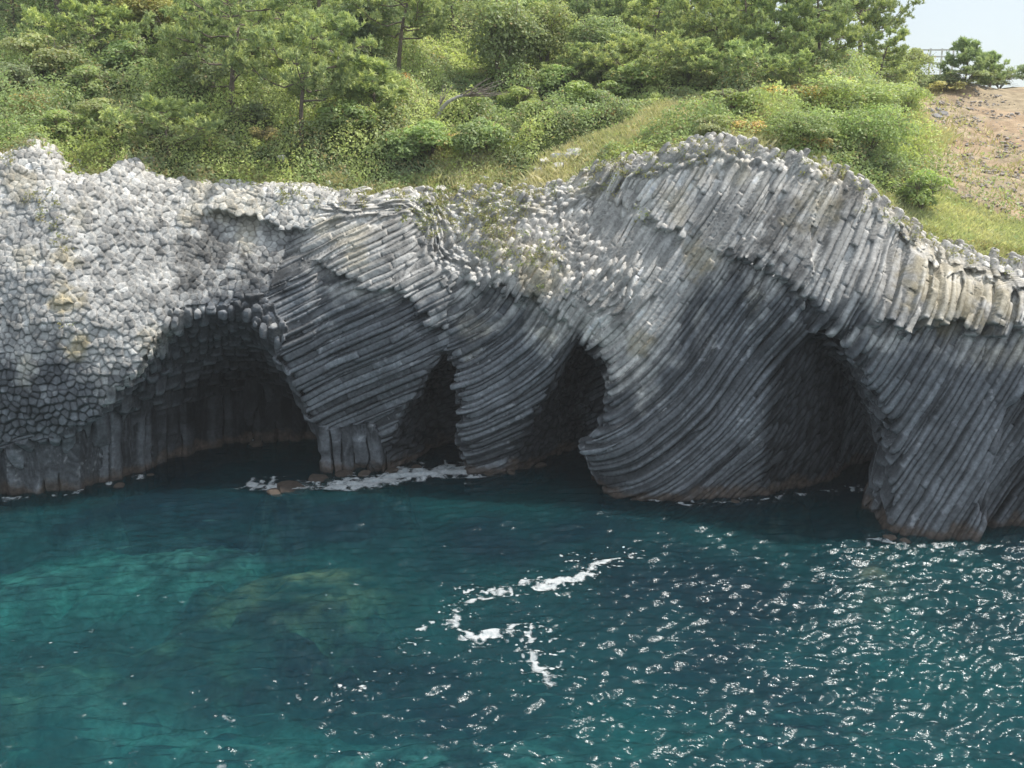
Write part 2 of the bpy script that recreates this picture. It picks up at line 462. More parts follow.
def columns(x, y, z, fi):
    """for points of family fi: lateral pull to the column's core, axis, ids, distance to the column's edge"""
    F = FAM[fi]; S = F['size']
    r = F['rule']
    wob = 0.30 * (vnoise(x * 0.35, y * 0.35, z * 0.35, 90 + fi) - 0.5) + 0.14 * (vnoise(x * 1.1, y * 1.1, z * 1.1, 190 + fi) - 0.5)
    if r[0] == 'arc':
        qx, qz = x - r[1][0], z - r[1][1]
        th = np.clip(np.arctan2(qx, -qz), r[2], r[3])
        sn, cs = np.sin(th), np.cos(th)
        s = qx * sn - qz * cs + wob * 0.5
        w = qx * cs + qz * sn + th * 6.0
        fd, q = follow(x, z)
        t = (y - 55.5 - fd + wob * 0.4) * q
        n1 = (sn, 0 * sn, -cs); n2 = (0, 1, 0)
        ax = (cs, 0.15, sn)
    else:
        a = r[1] / np.linalg.norm(r[1])
        up = np.array([0, 0, 1.0]) if abs(a[2]) < 0.8 else np.array([0, 1.0, 0])
        e1 = np.cross(up, a); e1 /= np.linalg.norm(e1); e2 = np.cross(a, e1)
        s = x * e1[0] + y * e1[1] + z * e1[2] + wob; t = x * e2[0] + y * e2[1] + z * e2[2] + wob
        w = x * a[0] + y * a[1] + z * a[2]
        n1, n2, ax = tuple(e1), tuple(e2), tuple(a)
    s = s.astype(np.float32); t = t.astype(np.float32)
    hs = S * 0.87
    if r[0] != 'arc': q = 1.0
    j0 = np.round(t / hs).astype(np.int32)
    d1 = np.full(x.shape, 1e9, np.float32); d2 = d1.copy()
    bi = np.zeros(x.shape, np.int32); bj = bi.copy(); bs = np.zeros(x.shape, np.float32); bt = bs.copy()
    for dj in (-1, 0, 1):
        j = j0 + dj
        off = 0.5 * (j & 1)
        i0 = np.round(s / S - off).astype(np.int32)
        for di in (-1, 0, 1):
            i = i0 + di
            hh = h32(i, j, np.full(1, fi + 3))
            cs_ = (i + off + (((hh & np.uint32(1023)).astype(np.float32) / 1023) - 0.5) * 0.84) * S
            ct_ = (j + ((((hh >> np.uint32(10)) & np.uint32(1023)).astype(np.float32) / 1023) - 0.5) * 0.84) * hs
            d = (s - cs_) ** 2 + (t - ct_) ** 2
            nw = d < d1
            d2 = np.where(nw, d1, np.minimum(d2, d))
            d1 = np.where(nw, d, d1)
            bi = np.where(nw, i, bi); bj = np.where(nw, j, bj); bs = np.where(nw, cs_, bs); bt = np.where(nw, ct_, bt)
    edge = np.sqrt(d2) - np.sqrt(d1)
    k = np.floor(w / F['joint'] + 9 * r01(bi, bj, np.full(1, fi + 50))).astype(np.int32)
    wj = w / F['joint'] + 9 * r01(bi, bj, np.full(1, fi + 50)); jd = np.abs(wj - np.round(wj)) * F['joint']
    return jd, bs - s, (bt - t) / q * (1.0 if r[0] != 'arc' else sstep(0.36, 0.8, q) * 0.9 + 0.1), n1, n2, ax, bi, bj, k, edge

# height above which the rock is pale: weathering plus painted-in sunlit tone
PALE = np.array([at(*p)[[0, 2]] for p in [(-100, 340, 53), (0, 330, 53), (60, 350, 53), (110, 380, 53.5), (170, 310, 55), (230, 265, 57), (300, 262, 57), (360, 285, 56), (450, 300, 56), (520, 300, 55.5), (570, 340, 55),
    (640, 380, 53.5), (690, 315, 54), (740, 265, 54), (800, 280, 53), (850, 305, 51.5), (885, 330, 50), (940, 325, 50), (1024, 330, 49.5), (1150, 330, 49)]])
LAM = 0.72
def rock(x, y, z):
    i = np.clip(((x - RX[0]) / RXS).astype(int), 0, REG.shape[0] - 1); j = np.clip(((z - RZ[0]) / RXS).astype(int), 0, REG.shape[1] - 1)
    reg = REG[i, j]
    f = np.empty(x.shape, np.float32)
    info = np.empty((3, len(x)), np.float32)
    for fi in range(len(FAM)):
        m = np.nonzero(reg == fi)[0]
        if not len(m): continue
        X, Y, Z = x[m], y[m], z[m]
        jd, ds, dt, n1, n2, ax, bi, bj, k, edge = columns(X, Y, Z, fi)
        ra = r01(bi, bj, np.full(1, fi + 7)); rb = r01(bi, bj, k, np.full(1, fi + 9)); rc = r01(bi, bj, np.full(1, fi + 17))
        E = FAM[fi]['end'] * ((ra - 0.5) * 1.5 + (rb - 0.5) * FAM[fi]['brk'])
        lim = 0.42
        ds = np.clip(ds, -lim, lim) * LAM; dt = np.clip(dt, -lim, lim) * LAM
        g = base_at(X + ds * n1[0] + dt * n2[0] + E * ax[0], Y + ds * n1[1] + dt * n2[1] + E * ax[1], Z + ds * n1[2] + dt * n2[2] + E * ax[2])
        if FAM[fi]['rule'][0] == 'arc':
            pz = sstep(-0.8, 1.6, Z - np.interp(X, PALE[:, 0], PALE[:, 1]))
            g += (0.10 + 0.13 * pz) * (rb - 0.5) + 0.15 * (rc - 0.5) + 0.11 * (1 - 0.35 * pz) * (1 - sstep(0.0, 0.10, edge)) + 0.16 * (rb < 0.07) + (0.04 + 0.05 * pz) * (1 - sstep(0.0, 0.06, jd))
        elif fi == 1:
            g += 0.05 * (rb - 0.5) + 0.06 * (rc - 0.5) + 0.06 * (1 - sstep(0.0, 0.07, edge))
        else:
            g += 0.06 * (rb - 0.5) + 0.12 * (rc - 0.5) + 0.13 * (1 - sstep(0.0, 0.16, edge))
        f[m] = g
        info[0, m] = edge; info[1, m] = ra; info[2, m] = rb
    return f, info, reg

def build_cliff():
    xs = np.arange(-33.5, 32.5, VOX); ys = np.arange(46, 65.9, VOX); zs = np.arange(-1.3, 19.2, VOX)
    ci = lambda a, c: np.clip(np.round((a - c[0]) / CS).astype(int), 0, len(c) - 1)
    Fd = BASE[ci(xs, CX)[:, None, None], ci(ys, CY)[None, :, None], ci(zs, CZ)[None, None, :]]
    act = np.nonzero((np.abs(Fd) < 0.85).ravel())[0]
    ny, nz = len(ys), len(zs)
    flat = Fd.ravel()
    for a in range(0, len(act), 800000):
        q = act[a:a + 800000]
        i, r = np.divmod(q, ny * nz); j, k = np.divmod(r, nz)
        f, _, _ = rock(xs[i].astype(np.float32), ys[j].astype(np.float32), zs[k].astype(np.float32))
        flat[q] = f
    S = Fd < 0
    cnt = np.zeros((len(xs) - 1, ny - 1, nz - 1), np.uint8)
    sl = lambda o, n: slice(o, n - 1 + o)
    for a in (0, 1):
        for b in (0, 1):
            for c in (0, 1):
                cnt += S[sl(a, len(xs)), sl(b, ny), sl(c, nz)]
    ci_ = np.nonzero(((cnt > 0) & (cnt < 8)).ravel())[0]
    shp = cnt.shape; del cnt
    ids = np.full(shp, -1, np.int32); ids.ravel()[ci_] = np.arange(len(ci_))
    i, r = np.divmod(ci_, shp[1] * shp[2]); j, k = np.divmod(r, shp[2])
    acc = np.zeros((len(ci_), 3), np.float32); num = np.zeros(len(ci_), np.float32)
    cor = {}
    for a in (0, 1):
        for b in (0, 1):
            for c in (0, 1):
                cor[a, b, c] = Fd[i + a, j + b, k + c]
    for ax in range(3):
        for u in (0, 1):
            for v in (0, 1):
                p = [u, v]; p.insert(ax, 0); q = [u, v]; q.insert(ax, 1)
                f0, f1 = cor[tuple(p)], cor[tuple(q)]
                m = (f0 < 0) != (f1 < 0)
                t = np.where(m, f0 / np.where(m, f0 - f1, 1), 0)
                t = 0.15 + 0.7 * t
                pos = np.tile(np.array(p, np.float32), (len(t), 1)); pos[:, ax] = t
                acc += pos * m[:, None]; num += m
    V = acc / num[:, None] + np.stack([i, j, k], 1)
    V = V * VOX + np.array([xs[0], ys[0], zs[0]])
    quads = []
    for ax in range(3):
        A = [slice(None)] * 3; B = [slice(None)] * 3
        A[ax] = slice(0, -1); B[ax] = slice(1, None)
        s0, s1 = S[tuple(A)], S[tuple(B)]
        e = np.array(np.nonzero(s0 != s1))
        o1, o2 = [o for o in range(3) if o != ax]
        lim = [shp[0], shp[1], shp[2]]
        ok = (e[o1] > 0) & (e[o2] > 0) & (e[o1] < lim[o1]) & (e[o2] < lim[o2]) & (e[ax] < lim[ax])
        e = e[:, ok]
        flip = s0[e[0], e[1], e[2]]
        def cell(d1, d2):
            c = e.copy(); c[o1] -= d1; c[o2] -= d2
            return ids[c[0], c[1], c[2]]
        q = np.stack([cell(1, 1), cell(0, 1), cell(0, 0), cell(1, 0)], 1)
        if ax == 1: q = q[:, ::-1]
        q = np.where(flip[:, None], q, q[:, ::-1])
        quads.append(q)
    Q = np.concatenate(quads)
    del S, ids, Fd
    # keep the connected rock only: slight relaxing of voxel stairs
    nb = np.zeros_like(V); nn = np.zeros(len(V))
    for a in range(4):
        b = Q[:, (a + 1) % 4]
        for ax in range(3):
            nb[:, ax] += np.bincount(Q[:, a], V[b, ax], len(V)) + np.bincount(b, V[Q[:, a], ax], len(V))
        nn += np.bincount(Q[:, a], minlength=len(V)) + np.bincount(b, minlength=len(V))
    V = np.where(nn[:, None] > 0, V * 0.65 + 0.35 * nb / np.maximum(nn, 1)[:, None], V)
    return V.astype(np.float32), Q

SPOTS = [(945, 290, 50.5, 2.6, 0.6), (1000, 300, 50, 1.2, 0.6), (62, 300, 53.2, 1.0, 0.9), (75, 345, 52.8, 0.8, 0.9), (60, 262, 54, 0.9, 0.6), (540, 272, 56, 1.6, 0.55), (500, 240, 57.6, 1.2, 0.4), (820, 205, 54.5, 1.4, 0.45), (700, 260, 54.5, 1.2, 0.5), (640, 345, 53.6, 0.9, 0.5), (20, 185, 56.4, 1.2, 0.5)]

def cliff_colour(V):
    x, y, z = V[:, 0], V[:, 1], V[:, 2]
    _, info, reg = rock(x, y, z)
    e, ra, rb = info
    zb = np.interp(x, PALE[:, 0], PALE[:, 1])
    n1 = fbm(x * 0.5, y * 0.5, z * 0.5, 21, 4); n2 = fbm(x * 1.7, y * 1.7, z * 1.7, 25, 3); n3 = fbm(x * 5, y * 5, z * 5, 29, 2)
    # cave interiors are painted darker behind the outer face, standing in for shade
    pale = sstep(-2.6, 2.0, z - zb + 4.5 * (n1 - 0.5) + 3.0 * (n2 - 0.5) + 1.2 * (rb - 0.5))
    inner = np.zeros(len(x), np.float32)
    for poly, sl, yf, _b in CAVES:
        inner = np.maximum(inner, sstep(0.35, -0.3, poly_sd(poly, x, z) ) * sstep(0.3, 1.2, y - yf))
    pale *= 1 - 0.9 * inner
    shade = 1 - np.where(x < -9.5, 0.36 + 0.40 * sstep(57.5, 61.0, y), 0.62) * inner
    dark = np.array([0.185, 0.198, 0.214]); lite = np.array([0.62, 0.60, 0.56]); mid = np.array([0.37, 0.37, 0.362])
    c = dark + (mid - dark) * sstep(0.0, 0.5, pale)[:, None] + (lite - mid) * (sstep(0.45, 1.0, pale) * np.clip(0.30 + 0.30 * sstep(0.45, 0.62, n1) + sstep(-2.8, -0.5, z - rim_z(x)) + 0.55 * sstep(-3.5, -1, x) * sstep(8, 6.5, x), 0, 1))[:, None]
    c *= (0.74 + 0.52 * rb)[:, None] * (0.88 + 0.24 * ra)[:, None] * (0.62 + 0.76 * n2)[:, None]
    c *= (0.40 + 0.24 * pale + (0.60 - 0.24 * pale) * sstep(0.0, 0.10, e))[:, None]  # column edges darkened: crack occlusion painted in along with dark joints
    for px, py, d, R, a in [(205, 245, 57, 2.6, .5), (255, 275, 57, 1.8, .4), (20, 395, 52.5, 2.2, .3), (780, 225, 54.6, 1.6, .4), (850, 195, 55, 1.2, .4), (395, 235, 58, 1.4, .3), (610, 300, 54.8, 1.5, .25)]:  # dark patches in the colour; the left ones paint in recess shade
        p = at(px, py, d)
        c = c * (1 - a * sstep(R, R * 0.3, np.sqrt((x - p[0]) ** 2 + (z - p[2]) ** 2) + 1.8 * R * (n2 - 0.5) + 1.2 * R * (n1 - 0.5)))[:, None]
    # scattered pale broken faces low down
    chip = sstep(0.62, 0.72, n3) * sstep(0.5, 0.62, n1) * (rb > 0.55)
    c += (chip * 0.16)[:, None] * np.array([1, 1, 1.02]) * (1 - inner)[:, None]
    li = np.zeros(len(x))
    for px, py, d, R, a in SPOTS:
        p = at(px, py, d)
        li = np.maximum(li, a * sstep(R, R * 0.3, np.sqrt((x - p[0]) ** 2 + (z - p[2]) ** 2) + 1.4 * R * (n2 - 0.5)))
    li = np.maximum(li, 0.35 * sstep(0.60, 0.72, n1) * pale)
    c = c + (np.array([0.46, 0.385, 0.22]) * (0.6 + 0.8 * n2)[:, None] - c) * (li * 0.75)[:, None]
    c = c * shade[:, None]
    # tide line
    tide = sstep(0.75, 0.15, z + 1.2 * (n2 - 0.5))
    brown = np.array([0.115, 0.085, 0.065]) * (0.5 + n3)[:, None]
    c = c + (brown - c) * (tide * 0.8)[:, None]
    green = sstep(0.25, -0.1, z)
    c = c * (1 - 0.45 * green)[:, None]
    return np.clip(c, 0.01, 0.8)

CV, CQ = build_cliff()
print('cliff', len(CV), len(CQ))
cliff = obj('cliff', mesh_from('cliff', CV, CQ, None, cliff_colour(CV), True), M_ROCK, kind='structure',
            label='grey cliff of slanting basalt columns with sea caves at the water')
#@@ENDCLIFF
#@@RESTBEGIN
# ------------------------------------------------------------------ hillside ground
def cover(x, y):
    """what grows where on the hill: returns straw (dry grass), scree (bare stony soil), turf masks"""
    z = ground(x, y)
    u, v = bearing(x, y, z)
    nz = fbm(x * 0.25, y * 0.25, 0, 70, 3) - 0.5
    pt = lambda P: poly_sd(P, (u + 46 * nz).astype(np.float32), (v + 26 * nz).astype(np.float32))
    straw = np.maximum.reduce([sstep(6, -6, pt([(505, 194), (540, 156), (600, 134), (650, 112), (700, 98), (712, 114), (655, 140), (600, 164), (560, 194)])),
                               0.85 * sstep(6, -6, pt([(755, 92), (800, 82), (818, 96), (790, 118), (750, 118)])),
                               0.7 * sstep(6, -6, pt([(725, 124), (755, 130), (775, 146), (760, 156), (722, 146)])),
                               0.8 * sstep(6, -6, pt([(12, 96), (45, 88), (58, 112), (30, 124), (10, 118)])),
                               0.6 * sstep(5, -5, pt([(425, 150), (470, 140), (500, 175), (470, 196), (430, 180)])),
                               0.7 * sstep(5, -5, pt([(905, 100), (950, 92), (960, 120), (930, 150), (905, 130)]))])
    turf = sstep(8, -8, pt([(880, 196), (950, 196), (1010, 222), (1300, 250), (1300, 420), (880, 420)]))
    scree = sstep(6, -6, pt([(915, 96), (960, 84), (1020, 76), (1400, 60), (1400, 260), (1020, 226), (958, 200), (925, 165)]))
    return straw, scree * (1 - turf), turf

tx = np.concatenate([np.arange(-47.5, -34, 0.8), np.arange(-34, 34, 0.3), np.arange(34, 47.6, 0.8)])
ty = np.concatenate([np.arange(0, 40, 0.3), np.arange(40, 66, 1.0)])
_tx, _o = np.meshgrid(tx, ty, indexing='ij')
_ty = np.minimum(rim_y(_tx) + 0.2 + _o, 125)
_tz = ground(_tx, _ty)
n5 = fbm(_tx * 0.8, _ty * 0.8, 0, 44, 4); n6 = fbm(_tx * 3, _ty * 3, 0, 48, 2)
st_, sc_, tu_ = cover(_tx, _ty)
_tz = _tz + 0.35 * (n5 - 0.5) + sc_ * 0.16 * (n6 - 0.5)
gc = np.array([0.12, 0.15, 0.06])[None, None] * (0.6 + 0.9 * n5)[..., None]
gc = gc + (np.array([0.44, 0.36, 0.21]) * (0.7 + 0.6 * n5)[..., None] - gc) * st_[..., None]
redn = sstep(0.45, 0.65, fbm(_tx * 0.35, _ty * 0.35, 0, 52, 3)) * sstep(22, 27, _tx)
brown = np.array([0.37, 0.30, 0.205]) * (0.7 + 0.6 * n6)[..., None]
brown = brown + (np.array([0.40, 0.24, 0.15]) * (0.7 + 0.6 * n6)[..., None] - brown) * (0.35 * redn)[..., None]
gc = gc + (brown - gc) * sc_[..., None]
gc = gc + (np.array([0.44, 0.40, 0.21]) * (0.7 + 0.6 * n5)[..., None] - gc) * tu_[..., None]
nxg, nyg = _tx.shape
ii, jj = np.meshgrid(np.arange(nxg - 1), np.arange(nyg - 1), indexing='ij')
def gridq(ii, jj, ny): return np.stack([ii * ny + jj, (ii + 1) * ny + jj, (ii + 1) * ny + jj + 1, ii * ny + jj + 1], -1).reshape(-1, 4)
obj('hillside', mesh_from('hillside', np.stack([_tx, _ty, _tz], -1).reshape(-1, 3), gridq(ii, jj, nyg), None, gc.reshape(-1, 3), True), M_SOIL, kind='structure')

# ------------------------------------------------------------------ undergrowth: a low tangle of leaves over the hill
def scatter(n, ymax=40.0, x0=-35, x1=33, power=1.3):
    x = RNG.uniform(x0, x1, n); d = ymax * RNG.random(n) ** power
    y = rim_y(x) + 0.4 + d
    return x, y

def undergrowth():
    x, y = scatter(460000)
    st, sc, tu = cover(x, y)
    keep = RNG.random(len(x)) > np.maximum.reduce([0.93 * st, 0.985 * sc, 0.97 * tu])
    d = y - rim_y(x)
    keep &= RNG.random(len(x)) < 0.25 + 0.75 * sstep(0.2, 1.6, d + 1.5 * (fbm(x * 0.6, y * 0.6, 0, 81, 2) - 0.5))
    x, y, st, d = x[keep], y[keep], st[keep], d[keep]
    z = ground(x, y)
    low = sstep(0.0, 5.0, d) * (1 - 0.7 * st) * (1 - 0.5 * tu[keep])
    lump = sstep(0.30, 0.72, fbm(x * 0.42, y * 0.42, 0, 83, 3))
    fine = fbm(x * 1.5, y * 1.5, 0, 87, 2)
    h = (0.15 + 1.9 * lump * low + 0.7 * fine * (0.3 + 0.7 * low))
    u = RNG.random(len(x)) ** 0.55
    C = np.stack([x, y, z + h * u + 0.05], 1)
    gxh = 0.2
    hx = (fbm((x + gxh) * 0.42, y * 0.42, 0, 83, 3) - fbm((x - gxh) * 0.42, y * 0.42, 0, 83, 3)) / (2 * gxh)
    hy = (fbm(x * 0.42, (y + gxh) * 0.42, 0, 83, 3) - fbm(x * 0.42, (y - gxh) * 0.42, 0, 83, 3)) / (2 * gxh)
    N = np.stack([-hx * 4, -hy * 4 - 0.45, np.ones(len(x))], 1)
    N /= np.linalg.norm(N, axis=1)[:, None]
    patch = fbm(x * 0.2, y * 0.2, 0, 91, 3); p2 = fbm(x * 0.6, y * 0.6, 5, 95, 2)
    a, b, c_ = np.array([0.25, 0.35, 0.125]), np.array([0.49, 0.56, 0.20]), np.array([0.19, 0.25, 0.15])
    col = a + (b - a) * sstep(0.40, 0.66, patch + 0.003 * (x + 6))[:, None]
    col = col + (c_ - col) * (sstep(0.52, 0.68, p2) * 0.7)[:, None]
    dry = RNG.random(len(x)) < 0.05 + 0.22 * sstep(0.62, 0.75, p2) + 0.25 * np.exp(-d / 1.2)
    col[dry] = np.array([0.42, 0.31, 0.15]) * RNG.uniform(0.5, 1.2, (dry.sum(), 1))
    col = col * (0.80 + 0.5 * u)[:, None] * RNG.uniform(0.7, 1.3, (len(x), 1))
    size = RNG.uniform(0.13, 0.26, len(x)) * (0.9 + 0.004 * d)
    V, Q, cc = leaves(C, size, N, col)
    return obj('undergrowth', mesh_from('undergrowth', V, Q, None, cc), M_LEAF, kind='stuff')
undergrowth()

def blades(x, y, z, h, lean, col, wid=0.035):
    n = len(x)
    an = RNG.random(n) * 2 * math.pi
    dx, dy = np.cos(an) * wid, np.sin(an) * wid
    l = RNG.normal(size=(n, 2)) * lean * h[:, None]
    A = np.stack([x - dx, y - dy, z - 0.05], 1); B = np.stack([x + dx, y + dy, z - 0.05], 1)
    M1 = np.stack([x + l[:, 0] * 0.35 + dx * 0.7, y + l[:, 1] * 0.35 + dy * 0.7, z + h * 0.55], 1)
    T = np.stack([x + l[:, 0], y + l[:, 1], z + h * 0.95], 1)
    V = np.stack([A, B, M1, T], 1).reshape(-1, 3)
    i = np.arange(n)[:, None] * 4
    tris = np.concatenate([i + [0, 1, 2], i + [0, 2, 3]], 1).reshape(-1, 3)
    return V, tris, np.repeat(col, 4, 0)

def grass(name, sel, n, hr, ca, cb, ymax=22, wid=0.035, lean=0.45):
    x, y = scatter(n, ymax, power=1.2)
    m = sel(x, y)
    x, y = x[m], y[m]
    z = ground(x, y)
    h = RNG.uniform(*hr, len(x)) * (0.6 + 0.8 * fbm(x * 0.5, y * 0.5, 0, 33, 2))
    t = np.clip(fbm(x * 0.7, y * 0.7, 0, 37, 3) * 1.6 - 0.3 + 0.3 * RNG.normal(size=len(x)), 0, 1)[:, None]
    col = (np.array(ca) * (1 - t) + np.array(cb) * t) * RNG.uniform(0.75, 1.25, (len(x), 1))
    V, T, c = blades(x, y, z, h, lean, col, wid)
    return obj(name, mesh_from(name, V, None, T, c), M_GRASS, kind='stuff')
grass('dry_grass', lambda x, y: RNG.random(len(x)) < cover(x, y)[0], 420000, (0.3, 0.7), (0.80, 0.71, 0.48), (0.54, 0.55, 0.25))
grass('turf_grass', lambda x, y: RNG.random(len(x)) < cover(x, y)[2], 420000, (0.15, 0.35), (0.80, 0.76, 0.46), (0.56, 0.62, 0.30), 20)
def _thin(x, y):
    s = cover(x, y)[1]
    return RNG.random(len(x)) < s * (0.10 + 0.5 * sstep(0.52, 0.66, fbm(x * 0.4, y * 0.4, 0, 99, 3)) * sstep(30, 20, x))
grass('sparse_grass', _thin, 260000, (0.15, 0.4), (0.60, 0.50, 0.28), (0.42, 0.40, 0.16), 45)
# rim grass hanging on between the topmost column ends
def _rim(x, y):
    d = y - rim_y(x)
    return (d < 2.5) & (RNG.random(len(x)) < 0.5 * sstep(0.42, 0.6, fbm(x * 0.8, y * 0.8, 0, 13, 2)))
grass('rim_grass', _rim, 200000, (0.15, 0.5), (0.36, 0.42, 0.12), (0.55, 0.46, 0.24), 3)

# ------------------------------------------------------------------ stones
def stone_mesh(name, seed, block=0.35, n=3):
    bm = bmesh.new()
    bmesh.ops.create_icosphere(bm, subdivisions=n, radius=1.0)
    V = np.array([v.co[:] for v in bm.verts])
    rg = np.random.default_rng(seed)
    # cut by a few random planes: angular facets
    for _ in range(9):
        d = rg.normal(size=3); d /= np.linalg.norm(d)
        lim = rg.uniform(0.55, 0.85)
        o = V @ d - lim
        V = V - np.clip(o, 0, None)[:, None] * d
    V += 0.10 * (fbm(V[:, 0] * 2 + seed, V[:, 1] * 2, V[:, 2] * 2, seed, 3) - 0.5)[:, None] * V
    F = [[v.index for v in f.verts] for f in bm.faces]
    bm.free()
    g = 0.75 + 0.5 * fbm(V[:, 0] * 3, V[:, 1] * 3, V[:, 2] * 3, seed + 5, 2)
    return mesh_from(name, V * 0.62, None, F, np.ones((len(V), 3)) * g[:, None], False), V * 0.62, np.array(F)

def tinted(me, c):
    me = me.copy()
    a = me.color_attributes['tint']
    b = np.empty(len(a.data) * 4, np.float32); a.data.foreach_get('color', b)
    b = b.reshape(-1, 4); b[:, :3] *= np.array(c); a.data.foreach_set('color', b.ravel())
    return me
STONES = [stone_mesh('stone', 200 + i, n=2) for i in range(5)]

# small stones lying thick on the bare slope
def scree():
    x = RNG.uniform(17, 38, 26000); d = 46 * RNG.random(26000) ** 1.1; y = rim_y(x) + 3 + d
    s = cover(x, y)[1]
    cl = fbm(x * 0.45, y * 0.9, 0, 111, 3)
    k = RNG.random(len(x)) < s * (0.08 + 0.42 * sstep(0.46, 0.64, cl))
    x, y = x[k], y[k]
    z = ground(x, y)
    Vs, Fs, Cs, n = [], [], [], 0
    for i in range(len(x)):
        _, V, F = STONES[RNG.integers(5)]
        sz = 0.06 + 0.20 * RNG.random() ** 3
        a = RNG.random() * 6.28
        R = np.array([[math.cos(a), -math.sin(a), 0], [math.sin(a), math.cos(a), 0], [0, 0, 1]])
        Vs.append((V * np.array([1.2, 0.9, 0.65]) * sz) @ R.T + [x[i], y[i], z[i] + sz * 0.15]); Fs.append(F + n); n += len(V)
        g = RNG.uniform(0.30, 0.50)
        Cs.append(np.tile(np.array([g, g * 0.90, g * 0.82]), (len(V), 1)))
    obj('scree', mesh_from('scree', np.concatenate(Vs), None, np.concatenate(Fs), np.concatenate(Cs)), M_STONE, kind='stuff')
scree()

def stone(px, py, sz, col, name, label, cat, group=None, y=None, dz=0.0, flat=0.7):
    p = stand(px, py) if y is None else at(px, py, y)
    me = tinted(STONES[RNG.integers(5)][0], col)
    o = obj(name, me, M_STONE)
    o.location = (p[0], p[1], p[2] + dz)
    o.rotation_euler = (RNG.uniform(-.3, .3), RNG.uniform(-.3, .3), RNG.uniform(0, 6.28))
    o.scale = (sz * RNG.uniform(0.9, 1.2), sz * RNG.uniform(0.8, 1.1), sz * flat)
    o['label'] = label; o['category'] = cat
    if group: o['group'] = group
    return o

# ------------------------------------------------------------------ trees and shrubs
def wood_col(base, n): return np.array(base)

def pine_parts(seed, H=8.0, crown0=0.35, lean=0.12, spread=0.42, tufts=620, flat=0.35, top=0.5, upr=(0.05, 0.30)):
    """trunk and crown meshes of one black pine, base at the origin"""
    rg = np.random.default_rng(seed)
    tr = MB()
    t = np.linspace(0, 1, 12)
    ph = rg.uniform(0, 6.28)
    path = np.stack([lean * H * t ** 1.4 * math.cos(ph * 0 ) + 0.16 * np.sin(t * 5 + ph) * H * 0.12, 0.10 * H * np.sin(t * 4 + ph * 2) * 0.4, H * t], 1)
    path -= path[0]
    r0 = 0.020 * H
    tr.tube(path, r0 * (1 - 0.82 * t) + 0.012, 8, (0.20, 0.16, 0.13), 0.25)
    tips = []
    nl = int(11 + H * 0.9)
    for i in range(nl):
        f = crown0 + (0.97 - crown0) * (i + rg.random() * 0.7) / nl
        b = np.array([np.interp(f, t, path[:, k]) for k in range(3)])
        az = i * 2.4 + rg.uniform(-0.5, 0.5)
        rel = (f - crown0) / (1 - crown0)
        L = H * spread * (0.45 + 0.9 * math.sin(math.pi * min(1, 0.28 + rel * 0.72)) * (1 - top * rel)) * rg.uniform(0.65, 1.1)
        s = np.linspace(0, 1, 7)
        up = rg.uniform(*upr)
        pts = b + np.stack([math.cos(az) * L * s, math.sin(az) * L * s, L * (up * s + 0.25 * s ** 3 - 0.10 * np.sin(s * 3))], 1)
        pts[1:] += rg.normal(size=(6, 3)) * L * 0.03
        tr.tube(pts, r0 * 0.42 * (1 - rel * 0.5) * (1 - 0.85 * s) + 0.008, 5, (0.21, 0.17, 0.14))
        for k in range(7):
            q = rg.uniform(0.35, 1.0)
            p = np.array([np.interp(q, s, pts[:, m]) for m in range(3)])
            a2 = az + rg.choice([-1, 1]) * rg.uniform(0.3, 1.2)
            l2 = L * rg.uniform(0.18, 0.42)
            e = p + np.array([math.cos(a2) * l2, math.sin(a2) * l2, l2 * rg.uniform(0.05, 0.5)])
            tr.tube(np.stack([p, (p + e) / 2 + [0, 0, -0.03 * l2], e]), [0.02 + 0.002 * H, 0.015, 0.008], 4, (0.21, 0.17, 0.14))
            for m in range(4): tips.append((p + (e - p) * rg.uniform(0.4, 1.1), rel, L))
        tips.append((pts[-1], rel, L))
    for m in range(10): tips.append((path[-1] + rg.normal(size=3) * 0.05 * H * [1, 1, .6], 1.0, H * 0.2))
    B, D, K = [], [], []
    per = max(1, tufts // len(tips) + 1)
    for p, rel, L in tips:
        for m in range(per):
            c = p + rg.normal(size=3) * np.array([0.16, 0.16, 0.10]) * (0.4 + L * 0.25)
            B.append(c); d = rg.normal(size=3) * 0.55 + [0, 0, 0.9]; D.append(d / np.linalg.norm(d))
            K.append(rg.random())
    B, D, K = np.array(B), np.array(D), np.array(K)
    nn = 18
    n = len(B)
    ax = np.repeat(D, nn, 0); c = np.repeat(B, nn, 0); kk = np.repeat(K, nn)
    dirs = rg.normal(size=(n * nn, 3)); dirs -= ax * (dirs * ax).sum(1)[:, None]
    dirs /= np.linalg.norm(dirs, axis=1)[:, None]
    al = rg.uniform(-0.05, 0.26, n * nn)[:, None]
    base = c + ax * al
    dv = ax * rg.uniform(0.45, 1.0, (n * nn, 1)) + dirs * rg.uniform(0.35, 0.9, (n * nn, 1))
    dv /= np.linalg.norm(dv, axis=1)[:, None]
    ln = rg.uniform(0.17, 0.30, (n * nn, 1))
    sd = np.cross(dv, rg.normal(size=(n * nn, 3))); sd /= np.linalg.norm(sd, axis=1)[:, None]
    V = np.stack([base - sd * 0.034, base + sd * 0.034, base + dv * ln], 1).reshape(-1, 3)
    T = np.arange(len(V)).reshape(-1, 3)
    young = (kk > 0.62)[:, None]
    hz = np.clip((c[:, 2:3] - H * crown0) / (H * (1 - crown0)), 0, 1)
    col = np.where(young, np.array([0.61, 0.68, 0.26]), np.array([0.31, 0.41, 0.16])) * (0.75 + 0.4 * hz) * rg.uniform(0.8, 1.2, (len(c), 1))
    return tr.mesh('trunk', True), mesh_from('crown', V, None, T, np.repeat(col, 3, 0))

